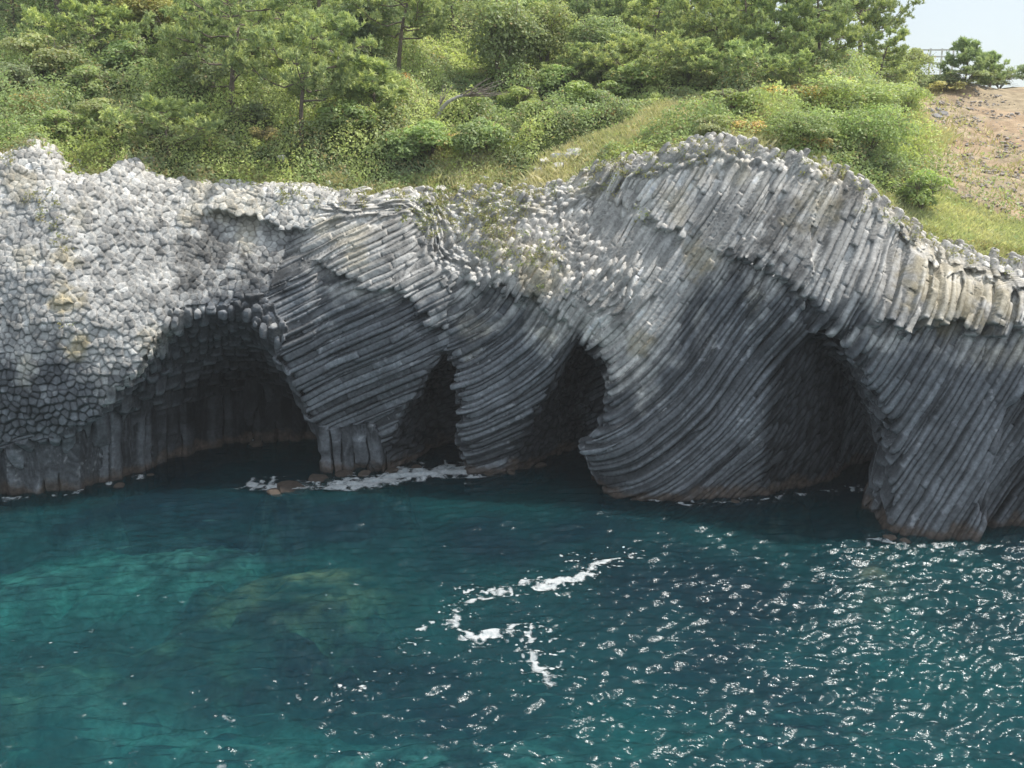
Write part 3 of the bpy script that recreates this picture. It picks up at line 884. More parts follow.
def blob_crown(rg, W, H, nb, nleaf, lsize, ca, cb, base=0.15, dryf=0.04):
    """leaves on the shells of many small overlapping clumps inside a rounded outline"""
    ctr = []
    while len(ctr) < nb:
        q = rg.uniform(-1, 1, 3)
        if (q ** 2).sum() < 1 and q[2] > -0.55: ctr.append(q)
    ctr = np.array(ctr)
    R = rg.uniform(0.22, 0.42, nb)
    per = rg.multinomial(nleaf, R ** 2 / (R ** 2).sum())
    C, N, S = [], [], []
    for i in range(nb):
        d = rg.normal(size=(per[i], 3)); d /= np.linalg.norm(d, axis=1)[:, None]
        d[:, 2] = np.where(d[:, 2] < -0.25, -d[:, 2], d[:, 2])
        rr = R[i] * rg.uniform(0.72, 1.08, (per[i], 1))
        C.append(ctr[i] * 0.8 + d * rr); N.append(d); S.append(np.full(per[i], rg.uniform(0.75, 1.25)))
    C, N, S = np.concatenate(C), np.concatenate(N), np.concatenate(S)
    P = C * np.array([W / 2, W / 2, H / 2 * (1 - base)]) + [0, 0, H * (0.5 + base / 2)]
    P[:, 2] = np.maximum(P[:, 2], 0.02)
    k = rg.random(len(P))[:, None]
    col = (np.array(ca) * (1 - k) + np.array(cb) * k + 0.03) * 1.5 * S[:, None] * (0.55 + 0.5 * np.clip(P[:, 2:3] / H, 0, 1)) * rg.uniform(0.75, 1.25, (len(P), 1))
    col = col * 0.68 + col.mean(1, keepdims=True) * 0.32 * np.array([1.25, 1.3, 0.6])
    dry = rg.random(len(P)) < dryf
    col[dry] = np.array([0.42, 0.30, 0.14]) * rg.uniform(0.6, 1.2, (dry.sum(), 1))
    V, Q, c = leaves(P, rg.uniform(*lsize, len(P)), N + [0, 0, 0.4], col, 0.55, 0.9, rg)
    return V, Q, c

def shrub_parts(seed, W, H, nb=16, nleaf=2600, lsize=(0.12, 0.22), ca=(0.115, 0.21, 0.057), cb=(0.23, 0.32, 0.076), dryf=0.04, trunk=False):
    rg = np.random.default_rng(seed)
    V, Q, c = blob_crown(rg, W, H, nb, nleaf, lsize, ca, cb, 0.25 if trunk else 0.0, dryf)
    st = MB()
    for i in range(4 if trunk else 7):
        a = rg.uniform(0, 6.28); l = W * rg.uniform(0.15, 0.36)
        s = np.linspace(0, 1, 6)
        pts = np.stack([math.cos(a) * l * s ** 1.3, math.sin(a) * l * s ** 1.3, H * 0.85 * s], 1) + rg.normal(size=(6, 3)) * 0.03 * W * s[:, None]
        pts[0] = [0, 0, -0.1]
        st.tube(pts, (0.06 if trunk else 0.03) * H / 2.5 * (1 - 0.8 * s) + 0.006, 5, (0.19, 0.155, 0.12))
        for k in range(4):
            q = rg.uniform(0.4, 1); p = pts[int(q * 5)]
            e = p + rg.normal(size=3) * 0.2 * W * np.array([1, 1, .5])
            st.tube(np.stack([p, (p + e) / 2 + [0, 0, .04], e]), [0.018, 0.012, 0.006], 4, (0.19, 0.155, 0.12))
    return st.mesh('stems', True), mesh_from('foliage', V, Q, None, c)

PINES = {
    'tall':   pine_parts(1, 9.0, 0.30, 0.05, 0.36, 1400),
    'lean':   pine_parts(2, 7.0, 0.38, 0.22, 0.42, 1100),
    'wide':   pine_parts(3, 8.0, 0.24, -0.06, 0.46, 1500, top=0.35),
    'low':    pine_parts(4, 3.4, 0.12, 0.10, 0.72, 560, top=0.2),
    'young':  pine_parts(5, 3.2, 0.03, 0.02, 0.40, 760, top=0.92, upr=(0.35, 0.75)),
    'bushy':  pine_parts(6, 6.0, 0.16, 0.04, 0.42, 1150, top=0.6),
}
def pine(kind, px, py, htpx, label, group=None, tint=(1, 1, 1), rot=None, dy=0.0, sx=1.0):
    p = stand(px, py)
    p[1] += dy; p[2] = float(ground(p[0], p[1]))
    Hm = {'tall': 9.0, 'lean': 7.0, 'wide': 8.0, 'low': 3.4, 'young': 3.2, 'bushy': 6.0}[kind]
    sc = htpx * p[1] / FOC / Hm
    t = thing('pine_tree', label, 'pine tree', (p[0], p[1], p[2] - 0.1), 0.0 if rot is None else rot, (sc * sx, sc * sx, sc), group)
    a, b = PINES[kind]
    for nm, me, m in (('trunk', a, M_BARK), ('crown', b, M_NEEDLE)):
        o = obj(nm, me, m, t); o.color = (*tint, 1)
    return t

SHRUBS = {
    'green':  shrub_parts(11, 2.6, 1.8, 16, 2600),
    'broad':  shrub_parts(12, 3.6, 2.6, 26, 3600, (0.16, 0.28), (0.095, 0.180, 0.067), (0.190, 0.285, 0.104)),
    'olive':  shrub_parts(13, 3.0, 1.9, 18, 2600, (0.12, 0.2), (0.162, 0.209, 0.085), (0.304, 0.342, 0.142), 0.06),
    'bright': shrub_parts(14, 2.6, 2.2, 16, 2600, (0.12, 0.22), (0.190, 0.314, 0.057), (0.361, 0.446, 0.095), 0.02),
    'yellow': shrub_parts(15, 2.4, 1.7, 14, 2000, (0.12, 0.2), (0.380, 0.361, 0.095), (0.570, 0.418, 0.114), 0.15),
    'dry':    shrub_parts(16, 2.2, 1.5, 12, 1100, (0.10, 0.18), (0.456, 0.314, 0.162), (0.646, 0.475, 0.247), 0.3),
    'dark':   shrub_parts(17, 3.0, 2.2, 18, 2600, (0.12, 0.22), (0.061, 0.114, 0.061), (0.114, 0.171, 0.091), 0.02),
    'tree':   shrub_parts(18, 5.0, 6.0, 60, 8500, (0.16, 0.30), (0.123, 0.199, 0.076), (0.247, 0.323, 0.123), 0.03),
    'mound':  shrub_parts(19, 5.5, 3.0, 44, 6500, (0.12, 0.22), (0.142, 0.247, 0.057), (0.285, 0.380, 0.085), 0.05),
}
SHW = {'green': 2.6, 'broad': 3.6, 'olive': 3.0, 'bright': 2.6, 'yellow': 2.4, 'dry': 2.2, 'dark': 3.0, 'tree': 5.0, 'mound': 5.5}
SHH = {'green': 1.8, 'broad': 2.6, 'olive': 1.9, 'bright': 2.2, 'yellow': 1.7, 'dry': 1.5, 'dark': 2.2, 'tree': 6.0, 'mound': 3.0}
def shrub(kind, px, py, wpx, hpx, label, name='shrub', cat='shrub', group=None, tint=(1, 1, 1)):
    p = stand(px, py)
    sx = wpx * p[1] / FOC / SHW[kind]; sz = hpx * p[1] / FOC / SHH[kind]
    t = thing(name, label, cat, (p[0], p[1], p[2] - 0.15), RNG.uniform(0, 6.28), (sx, sx, sz), group)
    a, b = SHRUBS[kind]
    nm = ('trunk', 'crown') if name.endswith('tree') else ('stems', 'foliage')
    for n_, me, m in ((nm[0], a, M_BARK), (nm[1], b, M_LEAF)):
        o = obj(n_, me, m, t); o.color = (*tint, 1)
    return t

# pines
pine('tall', 62, 34, 190, 'big pine at the top left corner with a straight bare lower trunk', rot=0.4)
pine('wide', 234, 118, 135, 'large spreading pine with open tiers, tallest in the left half of the slope', rot=2.2)
pine('lean', 302, 150, 122, 'pine with thin trunk leaning right, just right of the large spreading pine', rot=-0.2)
pine('low', 168, 156, 48, 'low sprawling pine right above the cliff edge', rot=1.1, sx=1.35)
pine('lean', 398, 82, 105, 'pine with crooked leaning trunk above the reddish dead brush', rot=0.1, sx=1.1)
pine('bushy', 345, 48, 50, 'pale green flat pine top left of the crooked leaning pine', rot=1.0, sx=1.3)
pine('young', 372, 128, 60, 'small rounded young pine below the dead twigs, left of the bleached dead tree', rot=0.5, sx=1.3)
pine('tall', 868, 84, 118, 'tallest pine of the ridge, its ragged crown standing against the sky', rot=2.0, dy=2, sx=1.1)
pine('bushy', 880, 92, 56, 'dense green pine at the right end of the ridge wood, beside the gap of sky', rot=0.8, sx=1.1)
RB = 'pines of the dense wood along the top right'
for i, (px, py, hp, kd, lab, tn) in enumerate([
    (815, 84, 92, 'bushy', 'bushy pine directly left of the tallest ridge pine', (1, 1, 1)),
    (782, 82, 88, 'bushy', 'pine behind the pale straw patch on the mound', (0.95, 1.0, 1)),
    (750, 78, 86, 'wide', 'wide pine with dark gaps left of the straw patch on the mound', (1, 1.02, 1)),
    (716, 74, 84, 'bushy', 'yellow-green pine above the left shoulder of the mound', (1.1, 1.05, 0.9)),
    (684, 68, 72, 'wide', 'pine beside the thin bare white stem in the upper wood', (0.95, 0.98, 1)),
    (655, 60, 66, 'bushy', 'pale bushy pine at the top, above the straw strip', (1.1, 1.08, 0.95)),
    (622, 52, 60, 'lean', 'slim pine at the top edge left of the pale bushy pine', (0.9, 0.95, 1)),
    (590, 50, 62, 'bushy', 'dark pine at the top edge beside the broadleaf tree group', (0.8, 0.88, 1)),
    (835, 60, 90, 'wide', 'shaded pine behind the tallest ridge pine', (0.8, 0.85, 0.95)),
    (770, 48, 75, 'tall', 'tall pine at the back above the mound', (0.9, 0.95, 1)),
    (700, 40, 72, 'tall', 'tall back-row pine at the top edge of the wood', (0.85, 0.92, 1)),
    (735, 44, 70, 'bushy', 'back-row pine wedged between two taller pines', (0.9, 0.95, 0.9)),
    (560, 28, 60, 'bushy', 'dark green pine at the very top, right of the grey-green broadleaf tree', (0.75, 0.85, 0.95))]):
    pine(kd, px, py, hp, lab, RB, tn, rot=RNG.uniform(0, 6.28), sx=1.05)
pine('bushy', 115, 32, 60, 'pine boughs hanging right of the big corner pine', rot=3.0, sx=1.3, tint=(1.05, 1.05, 0.9))
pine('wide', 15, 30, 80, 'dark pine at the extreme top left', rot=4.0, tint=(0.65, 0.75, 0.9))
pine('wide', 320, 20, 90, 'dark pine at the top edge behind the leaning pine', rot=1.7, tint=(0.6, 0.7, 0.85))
pine('tall', 455, 30, 90, 'pine at the top edge behind the crooked leaning pine', rot=0.7, tint=(0.9, 0.95, 0.9))
# small conifers on the open ridge
pine('young', 964, 84, 38, 'dark spiky young pine on the ridge beside the white fence', rot=0.2, tint=(0.75, 0.85, 1.0), sx=1.15)
pine('young', 990, 84, 30, 'small spindly young pine right of the spiky ridge pine', rot=1.4, tint=(0.85, 0.95, 1.0), sx=1.2)

# broadleaf trees and shrubs
shrub('tree', 500, 92, 80, 98, 'tall rounded broadleaf tree with dense grey-green leaves', 'broadleaf_tree', 'tree')
shrub('tree', 545, 78, 66, 76, 'broadleaf tree with olive crown right of the tall grey-green one', 'broadleaf_tree', 'tree', tint=(1.05, 1.0, 0.8))
shrub('tree', 600, 78, 70, 62, 'bluish green broadleaf tree among the pines at the top', 'broadleaf_tree', 'tree', tint=(0.9, 0.97, 0.92))
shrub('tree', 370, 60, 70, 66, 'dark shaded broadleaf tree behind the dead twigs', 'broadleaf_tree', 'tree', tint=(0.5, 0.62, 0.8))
shrub('tree', 150, 48, 70, 60, 'broadleaf tree with yellowing leaves in the upper left', 'broadleaf_tree', 'tree', tint=(1.35, 1.05, 0.7))
S = shrub
for px, py, hp, kd, lab, tn, g in [
    (575, 92, 44, 'bushy', 'low pine right of the green shrub under the olive broadleaf tree', (1, 1, 1), 0.3),
    (618, 84, 46, 'bushy', 'small pale pine below the dark pine at the top edge', (1.05, 1.05, 1), 1.3),
    (652, 88, 44, 'low', 'spreading low pine at the upper end of the straw strip', (1.05, 1, 1), 2.2),
    (700, 92, 48, 'bushy', 'small pine on the left shoulder of the mound beside the olive shrub', (1, 1, 1), 3.0),
    (735, 94, 44, 'low', 'low pine between the wood and the pale green shrub on the mound', (.95, 1, 1), 4.1),
    (530, 62, 54, 'bushy', 'pine wedged between the two largest broadleaf trees', (.85, .95, .9), 5.0),
    (95, 62, 48, 'low', 'low pine beneath the corner pine, its boughs pale green', (1.05, 1.05, .95), 0.9),
    (200, 70, 62, 'bushy', 'shaded pine close behind the large spreading pine', (.75, .85, .85), 1.9),
    (268, 62, 76, 'wide', 'pine filling the gap behind the two middle pines', (.85, .92, .85), 2.7),
    (800, 98, 40, 'bushy', 'short pine at the foot of the ridge wood above the thicket', (1, 1.02, 1), 3.3)]:
    pine(kd, px, py, hp, lab, None, tn, rot=g, sx=1.3)
S('dry', 795, 106, 76, 26, 'pale straw-coloured brush on top of the mound', tint=(1.5, 1.5, 1.4))
S('dry', 742, 136, 50, 20, 'pinkish dry brush low on the mound right above the dome', tint=(1.35, 1.2, 1.15))
S('dry', 812, 152, 44, 20, 'dry brown brush behind the crest of the dome', tint=(1.2, 1.1, 1.0))
S('dry', 448, 150, 40, 20, 'dead straw-coloured twigs below the bleached dead tree', tint=(1.3, 1.2, 1.1))
S('olive', 962, 88, 54, 22, 'grey-green scrub around the foot of the spiky ridge pine', tint=(.8, .9, .9))
S('olive', 45, 82, 85, 46, 'wide olive shrub in the shade of the corner pine')
S('dark', 15, 100, 60, 40, 'dark green shrub at the far left edge')
S('dry', 32, 118, 48, 30, 'tan withered brush just above the white stacked stones')
S('green', 90, 100, 60, 34, 'leafy green shrub in the middle of the left slope')
S('green', 130, 80, 66, 38, 'green shrub below the yellowing tree', tint=(0.9, 1, 1))
S('dark', 205, 98, 52, 44, 'dark blue-green shrub left of the large spreading pine')
S('yellow', 172, 34, 44, 32, 'yellow shrub at the top between the yellowing tree and the large pine')
S('olive', 110, 130, 70, 32, 'low olive shrub above the left cliff edge')
S('green', 60, 138, 56, 28, 'small green shrub right above the stacked stones', tint=(1.1, 1.1, .9))
S('dry', 268, 146, 40, 24, 'low brownish brush under the large spreading pine')
S('dark', 255, 128, 50, 30, 'shaded shrub at the foot of the large spreading pine')
S('broad', 345, 140, 70, 40, 'broad leafy shrub right of the leaning pine trunk', tint=(1.15, 1.2, .9))
S('dry', 398, 98, 40, 30, 'reddish dead brush under the crooked leaning pine', tint=(1.1, .75, .6))
S('dark', 352, 72, 46, 34, 'dark shrub full of bare twigs in the upper middle')
S('broad', 430, 160, 80, 40, 'bright leafy shrub below the bleached dead tree', tint=(1.2, 1.3, .9))
S('broad', 480, 160, 64, 42, 'broad grey-green shrub right below the dead tree tip', tint=(1.1, 1.15, 1.0))
S('broad', 395, 165, 60, 34, 'leafy shrub close above the middle of the cliff edge', tint=(1.0, 1.15, .8))
S('bright', 545, 128, 60, 34, 'bright yellow-green shrub at the left end of the straw strip')
S('bright', 595, 112, 66, 36, 'bright shrub above the middle of the straw strip', tint=(.95, 1, 1))
S('dry', 605, 120, 34, 18, 'brown patch of dead brush above the straw strip', tint=(.7, .6, .6))
S('green', 560, 98, 60, 32, 'green shrub below the olive broadleaf tree', tint=(1, 1.1, .9))
S('broad', 640, 96, 70, 36, 'leafy shrub at the upper end of the straw strip', tint=(1.2, 1.2, .8))
S('olive', 690, 92, 60, 30, 'olive shrub on the left shoulder of the mound')
S('bright', 520, 112, 50, 30, 'bright shrub right of the dead tree', tint=(1, 1, .9))
S('green', 470, 118, 44, 26, 'green shrub hugging the bleached dead tree')
S('mound', 845, 122, 120, 46, 'broad leafy thicket on top of the mound')
S('mound', 800, 148, 90, 40, 'thicket on the mound close above the dome of the cliff', tint=(.9, .95, 1))
S('mound', 865, 160, 96, 56, 'dense green thicket on the right side of the mound', tint=(.95, 1.05, 1))
S('mound', 900, 122, 54, 40, 'feathery green thicket bordering the bare slope', tint=(1.1, 1.1, 1))
S('bright', 735, 118, 66, 34, 'pale green shrub on the left side of the mound', tint=(.9, .9, .9))
S('olive', 715, 138, 54, 24, 'low olive shrub just behind the top of the dome')
S('dark', 880, 178, 44, 30, 'dark shrub hanging over the right flank of the dome', tint=(1.3, 1.4, 1))
S('green', 920, 214, 56, 44, 'round green shrub alone on the turf between dome and bare slope', tint=(1.15, 1.2, .9))
S('olive', 910, 84, 46, 34, 'grey-green shrub under the right end of the ridge wood')
S('olive', 1000, 84, 56, 18, 'low ridge shrub right of the small spindly pine', tint=(.7, .8, .8))
S('dark', 1040, 82, 56, 24, 'dark shrub on the ridge at the right edge', tint=(1.1, 1.2, 1.1))
S('dry', 945, 92, 40, 14, 'low dry brush at the foot of the white fence', tint=(.8, .9, .7))

# bleached dead tree, leaning right
def dead_tree():
    p = stand(434, 128)
    t = thing('dead_tree', 'bleached bare dead tree leaning far right out of the shrubs', 'dead tree', p)
    k = p[1] / FOC
    P = lambda a, b, d=0: np.array([(a - 434) * k, d, (128 - b) * k * 1.02])
    m = MB()
    m.tube([P(424, 134), P(436, 122), P(441, 111), P(448, 104), P(458, 99), P(470, 97)], [0.13, 0.15, 0.14, 0.12, 0.10, 0.07], 7, (0.46, 0.43, 0.39), 0.2)
    obj('trunk', m.mesh('trunk', True), M_BARK, t)
    m = MB()
    for q in range(22):
        s0 = P(458 + RNG.uniform(0, 12), 98 + RNG.uniform(-1, 1))
        e = P(480 + RNG.uniform(0, 28), 90 + RNG.uniform(-8, 8), RNG.uniform(-1, 1))
        m.tube(np.stack([s0, (s0 + e) / 2 + RNG.normal(size=3) * 0.12, e]), [0.035, 0.022, 0.008], 4, (0.30, 0.25, 0.22))
    for q in range(6):
        s0 = P(440, 108); e = P(440 + RNG.uniform(-2, 14), 92 + RNG.uniform(-4, 6), RNG.uniform(-.5, .5))
        m.tube(np.stack([s0, (s0 + e) / 2 + RNG.normal(size=3) * 0.1, e]), [0.03, 0.02, 0.008], 4, (0.33, 0.29, 0.25))
    obj('branches', m.mesh('branches', True), M_BARK, t)
dead_tree()
def bare_stem(px, py, top, label, bend):
    p = stand(px, py); k = p[1] / FOC; h = (py - top) * k
    t = thing('dead_tree', label, 'dead tree', p)
    m = MB(); s = np.linspace(0, 1, 8)
    m.tube(np.stack([bend * h * s ** 3, 0 * s, h * s - 0.25 * abs(bend) * h * s ** 4], 1), 0.09 * (1 - 0.6 * s), 6, (0.5, 0.47, 0.40), 0.2)
    obj('trunk', m.mesh('trunk', True), M_BARK, t)
    m = MB()
    for q in range(7):
        z0 = h * RNG.uniform(0.4, 0.95); a = RNG.uniform(0, 6.28); l = h * RNG.uniform(0.15, 0.35)
        m.tube([[0.02, 0, z0], [math.cos(a) * l * .6, math.sin(a) * l * .6, z0 + l * .3], [math.cos(a) * l, math.sin(a) * l, z0 + l * .35]], [0.035, 0.02, 0.008], 4, (0.42, 0.38, 0.32))
    obj('branches', m.mesh('branches', True), M_BARK, t)
bare_stem(675, 66, 40, 'thin bare white stem bent at the top, among the upper pines', 0.5)
bare_stem(344, 84, 50, 'grey dead twiggy stem left of the crooked leaning pine', -0.35)

# white fence on the ridge
def fence():
    p0 = stand(918, 72); p1 = stand(946, 74)
    p0[1] = p1[1] = 97.0
    k = 97 / FOC
    x0, x1 = (914 - 512) * k * 0.97, (948 - 512) * k * 0.97
    t = thing('fence', 'white wooden post and rail fence on the ridge against the sky', 'fence', (x0, 97.0, float(ground(x0, 97.0))))
    zt = at(930, 49, 97.0)[2]
    for i in range(4):
        x = x0 + (x1 - x0) * i / 3
        g = float(ground(x, 97.0)) - 0.2
        m = MB(); m.box((x - x0, 0, (g + zt) / 2 - t.location.z), (0.11, 0.11, zt - g + 0.12), 0, (0.85, 0.85, 0.85))
        obj('post', m.mesh('post'), M_WOOD, t)
    for i, dz in enumerate((-0.08, -0.62, -1.15)):
        m = MB(); m.box(((x1 - x0) / 2, -0.11, zt + dz - t.location.z), (x1 - x0 + 0.3, 0.04, 0.13), 0, (0.85, 0.85, 0.85))
        obj('rail', m.mesh('rail'), M_WOOD, t)
fence()

# ------------------------------------------------------------------ loose rocks
for px, py, sz in [(930, 112, 0.7), (936, 118, 0.9), (943, 114, 0.65), (938, 110, 0.5), (932, 121, 0.5)]:
    stone(px, py, sz, (0.30, 0.29, 0.29), 'boulder', 'grey boulder in the small pile at the edge of the bare slope', 'boulder', 'boulders piled beside the thicket on the bare slope')
for i in range(34):
    px = RNG.uniform(945, 1035); py = RNG.uniform(150, 216)
    if cover(*[np.array([v]) for v in stand(px, py)[:2]])[1][0] < 0.4: continue
    stone(px, py, RNG.uniform(0.28, 0.5), (0.36, 0.31, 0.27), 'boulder', 'dark weathered boulder lying on the bare brown slope', 'boulder', 'boulders scattered over the bare slope')
WB = 'pale blocks lying loose along the cliff edge'
for px, py, sz, yy in [(48, 126, .55, 58.6), (4, 116, .5, 58.8), (15, 125, .5, 58.6), (78, 162, .5, 58.6), (148, 160, .6, 59), (200, 168, .5, 60), (282, 158, .55, 60.6), (328, 184, .5, 60.6), (440, 190, .7, 61), (462, 186, .7, 61.2), (485, 180, .6, 61.6), (536, 170, .7, 62), (545, 163, .7, 62.4), (556, 158, .8, 62.6), (568, 156, .8, 62.8), (576, 153, .9, 63.0), (560, 168, .8, 61.6), (527, 180, .6, 61.4)]:
    p = stand(px, py + 2)
    stone(px, py + 2, sz, (0.62, 0.60, 0.57), 'loose_block', 'pale angular block lying loose in the grass along the cliff edge', 'rock', WB, dz=0.1)
for px, py, sz, lab in [(292, 488, 1.5, 'low brown wave-washed rock in the surf right of the large left cave'), (318, 480, 1.2, 'brown rock at the foot of the cliff behind the surf'), (275, 492, .8, 'small wet rock at the left end of the surf'), (345, 474, 1.0, 'wet rock where the surf meets the upright columns')]:
    a = math.atan2(384 - py, FOC); y = CAM_H / math.tan(PITCH - a)
    stone(px, py, sz, (0.085, 0.068, 0.056), 'rock', lab, 'rock', None, y=y, dz=-0.05, flat=0.42)

for px, py, sz in [(365, 474, .6), (392, 471, .7), (416, 468, .5), (488, 474, .5), (512, 473, .6), (540, 466, .6), (640, 500, .5), (735, 502, .45), (890, 538, .6), (905, 541, .45), (120, 486, .5), (150, 476, .5), (255, 445, .8)]:
    a = math.atan2(384 - py, FOC); y = CAM_H / math.tan(PITCH - a)
    stone(px, py, sz, (0.10, 0.08, 0.065), 'rock', 'small wet brown rock lying at the waterline along the foot of the cliff', 'rock', 'wet rocks along the waterline', y=y, dz=0.02, flat=0.5)

# ------------------------------------------------------------------ plants rooted in the rock
def rock_plants():
    """small tufts growing in the joints of the upper shelf"""
    n1 = len(CV)
    sel = []
    spots = [(505, 212, 26, .5), (480, 232, 26, .35), (497, 245, 18, .5), (440, 222, 20, .3), (540, 250, 24, .3), (515, 262, 20, .35), (40, 200, 16, .4), (52, 215, 14, .5), (62, 240, 14, .4), (555, 278, 18, .25), (420, 200, 30, .35), (470, 205, 30, .35), (640, 215, 16, .2), (300, 185, 30, .3), (620, 175, 24, .3), (66, 330, 7, .4), (8, 160, 16, .5)] + [(px, float(np.interp(px, [330, 450, 540, 620, 700, 760, 840, 900, 1000], [192, 200, 190, 168, 146, 150, 172, 220, 262])) + RNG.uniform(0, 8), 12, RNG.uniform(.1, .5)) for px in range(325, 1020, 17)]
    u, v = bearing(CV[:, 0], CV[:, 1], CV[:, 2])
    C, N, c = [], [], []
    for px, py, r, dens in spots:
        m = np.nonzero((np.hypot(u - px, v - py) < r) & (CV[:, 2] > 4))[0]
        if not len(m): continue
        ctr = RNG.choice(m, max(2, int(len(m) * dens * 0.012)))
        for q in ctr:
            k = RNG.integers(6, 22)
            C.append(CV[q] + RNG.normal(size=(k, 3)) * [0.13, 0.10, 0.09] + [0, -0.08, 0.10])
            t = RNG.random()
            base = np.array([0.14, 0.20, 0.035]) * (1 - t) + np.array([0.30, 0.24, 0.09]) * t
            c.append(base * RNG.uniform(0.7, 1.3, (k, 1)))
    C, c = np.concatenate(C), np.concatenate(c)
    V, Q, cc = leaves(C, RNG.uniform(0.09, 0.18, len(C)), np.tile([0, -0.4, 0.9], (len(C), 1)), c)
    obj('rock_plants', mesh_from('rock_plants', V, Q, None, cc), M_LEAF, kind='stuff')
rock_plants()

# ------------------------------------------------------------------ sea
def sea_point(px, py):
    a = math.atan2(384 - py, FOC); y = CAM_H / math.tan(PITCH - a)
    return np.array([at(px, py, y)[0], y])

WAVES = []
_wr = np.random.default_rng(31)
for L, A, n in ((6.0, 0.03, 4), (2.2, 0.018, 6), (1.0, 0.022, 14), (0.55, 0.018, 22)):
    for _ in range(n):
        th = math.radians(_wr.normal(-84, 25)); l = L * _wr.uniform(0.75, 1.35)
        WAVES.append((2 * math.pi / l * math.cos(th), 2 * math.pi / l * math.sin(th), _wr.uniform(0, 6.28), A * _wr.uniform(0.5, 1.2) * l / L))
def wave(x, y):
    """height of the sea; calmer in the lee of the cliff"""
    wx = x + 0.5 * (fbm(x * 0.4, y * 0.4, 0, 121, 2) - 0.5); wy = y + 0.5 * (fbm(x * 0.4, y * 0.4, 7, 125, 2) - 0.5)
    z = 0
    for kx, ky, p, a in WAVES:
        s = np.sin(kx * wx + ky * wy + p)
        z = z + a * (s + 0.25 * (s * s - 0.5))
    calm = 0.42 + 0.62 * sstep(46, 26, y + 5.0 * (fbm(x * 0.1, y * 0.1, 0, 131, 2) - 0.5) - 0.35 * x)
    return z * calm

def sea():
    d = 0.08
    xd = np.arange(-37, 37.01, d); yd = np.arange(19, 68, d)
    out = np.array([1.5, 5, 15, 40, 120, 400, 1200, 2500])
    xs = np.concatenate([xd[0] - out[::-1], xd, xd[-1] + out]); ys = np.concatenate([yd[0] - out[::-1][2:], yd, yd[-1] + out])
    X, Y = np.meshgrid(xs, ys, indexing='ij')
    fade = sstep(37.5, 35, np.abs(X)) * sstep(18, 21, Y) * sstep(69, 67, Y)
    Z = wave(X, Y) * fade
    a, b = np.meshgrid(np.arange(len(xs) - 1), np.arange(len(ys) - 1), indexing='ij')
    me = mesh_from('sea', np.stack([X, Y, Z], -1).reshape(-1, 3), gridq(a, b, len(ys)), None, None, True)
    m, nt, o = mat_new('sea_water')
    geo = nd(nt, 'ShaderNodeNewGeometry')
    # body colour of the water: what it scatters back, varying with drifting sand and depth
    sep = nd(nt, 'ShaderNodeSeparateXYZ'); nt.links.new(geo.outputs['Position'], sep.inputs[0])
    n1 = noise(nt, 0.09, 4, 0.55, geo.outputs['Position'])
    body = mixcol(nt, (0.008, 0.044, 0.066), (0.009, 0.088, 0.100), ramp(nt, n1, [(0.40, 0.0), (0.62, 1.0)]))
    dif = nd(nt, 'ShaderNodeSubsurfaceScattering'); dif.falloff = 'BURLEY'; nt.links.new(body, dif.inputs['Color']); dif.inputs['Scale'].default_value = 1.0; dif.inputs['Radius'].default_value = (1.5, 3.0, 3.0)
    tr = nd(nt, 'ShaderNodeBsdfTransparent'); tr.inputs[0].default_value = (0.92, 0.97, 0.97, 1)
    under = nd(nt, 'ShaderNodeMixShader'); under.inputs[0].default_value = 0.6
    nt.links.new(dif.outputs[0], under.inputs[1]); nt.links.new(tr.outputs[0], under.inputs[2])
    gl = nd(nt, 'ShaderNodeBsdfGlossy'); gl.inputs['Roughness'].default_value = 0.18; gl.inputs['Color'].default_value = (0.52, 0.54, 0.56, 1)
    bmp = nd(nt, 'ShaderNodeBump'); bmp.inputs['Strength'].default_value = 0.9; bmp.inputs['Distance'].default_value = 0.05
    mp = nd(nt, 'ShaderNodeMapping'); mp.inputs['Scale'].default_value = (1.1, 2.1, 1.0); mp.inputs['Rotation'].default_value = (0, 0, 0.2)
    nt.links.new(geo.outputs['Position'], mp.inputs['Vector'])
    nt.links.new(noise(nt, 3.6, 3, 0.5, mp.outputs[0]), bmp.inputs['Height'])
    nt.links.new(bmp.outputs[0], gl.inputs['Normal'])
    fr = nd(nt, 'ShaderNodeFresnel'); fr.inputs['IOR'].default_value = 1.33
    nt.links.new(bmp.outputs[0], fr.inputs['Normal'])
    top = nd(nt, 'ShaderNodeMixShader')
    nt.links.new(fr.outputs[0], top.inputs[0]); nt.links.new(under.outputs[0], top.inputs[1]); nt.links.new(gl.outputs[0], top.inputs[2])
    nt.links.new(top.outputs[0], o.inputs['Surface'])
    va = nd(nt, 'ShaderNodeVolumeAbsorption'); va.inputs['Color'].default_value = (0.25, 0.70, 0.72, 1); va.inputs['Density'].default_value = 0.33
    nt.links.new(va.outputs[0], o.inputs['Volume'])
    obj('sea', me, m, kind='structure')
sea()

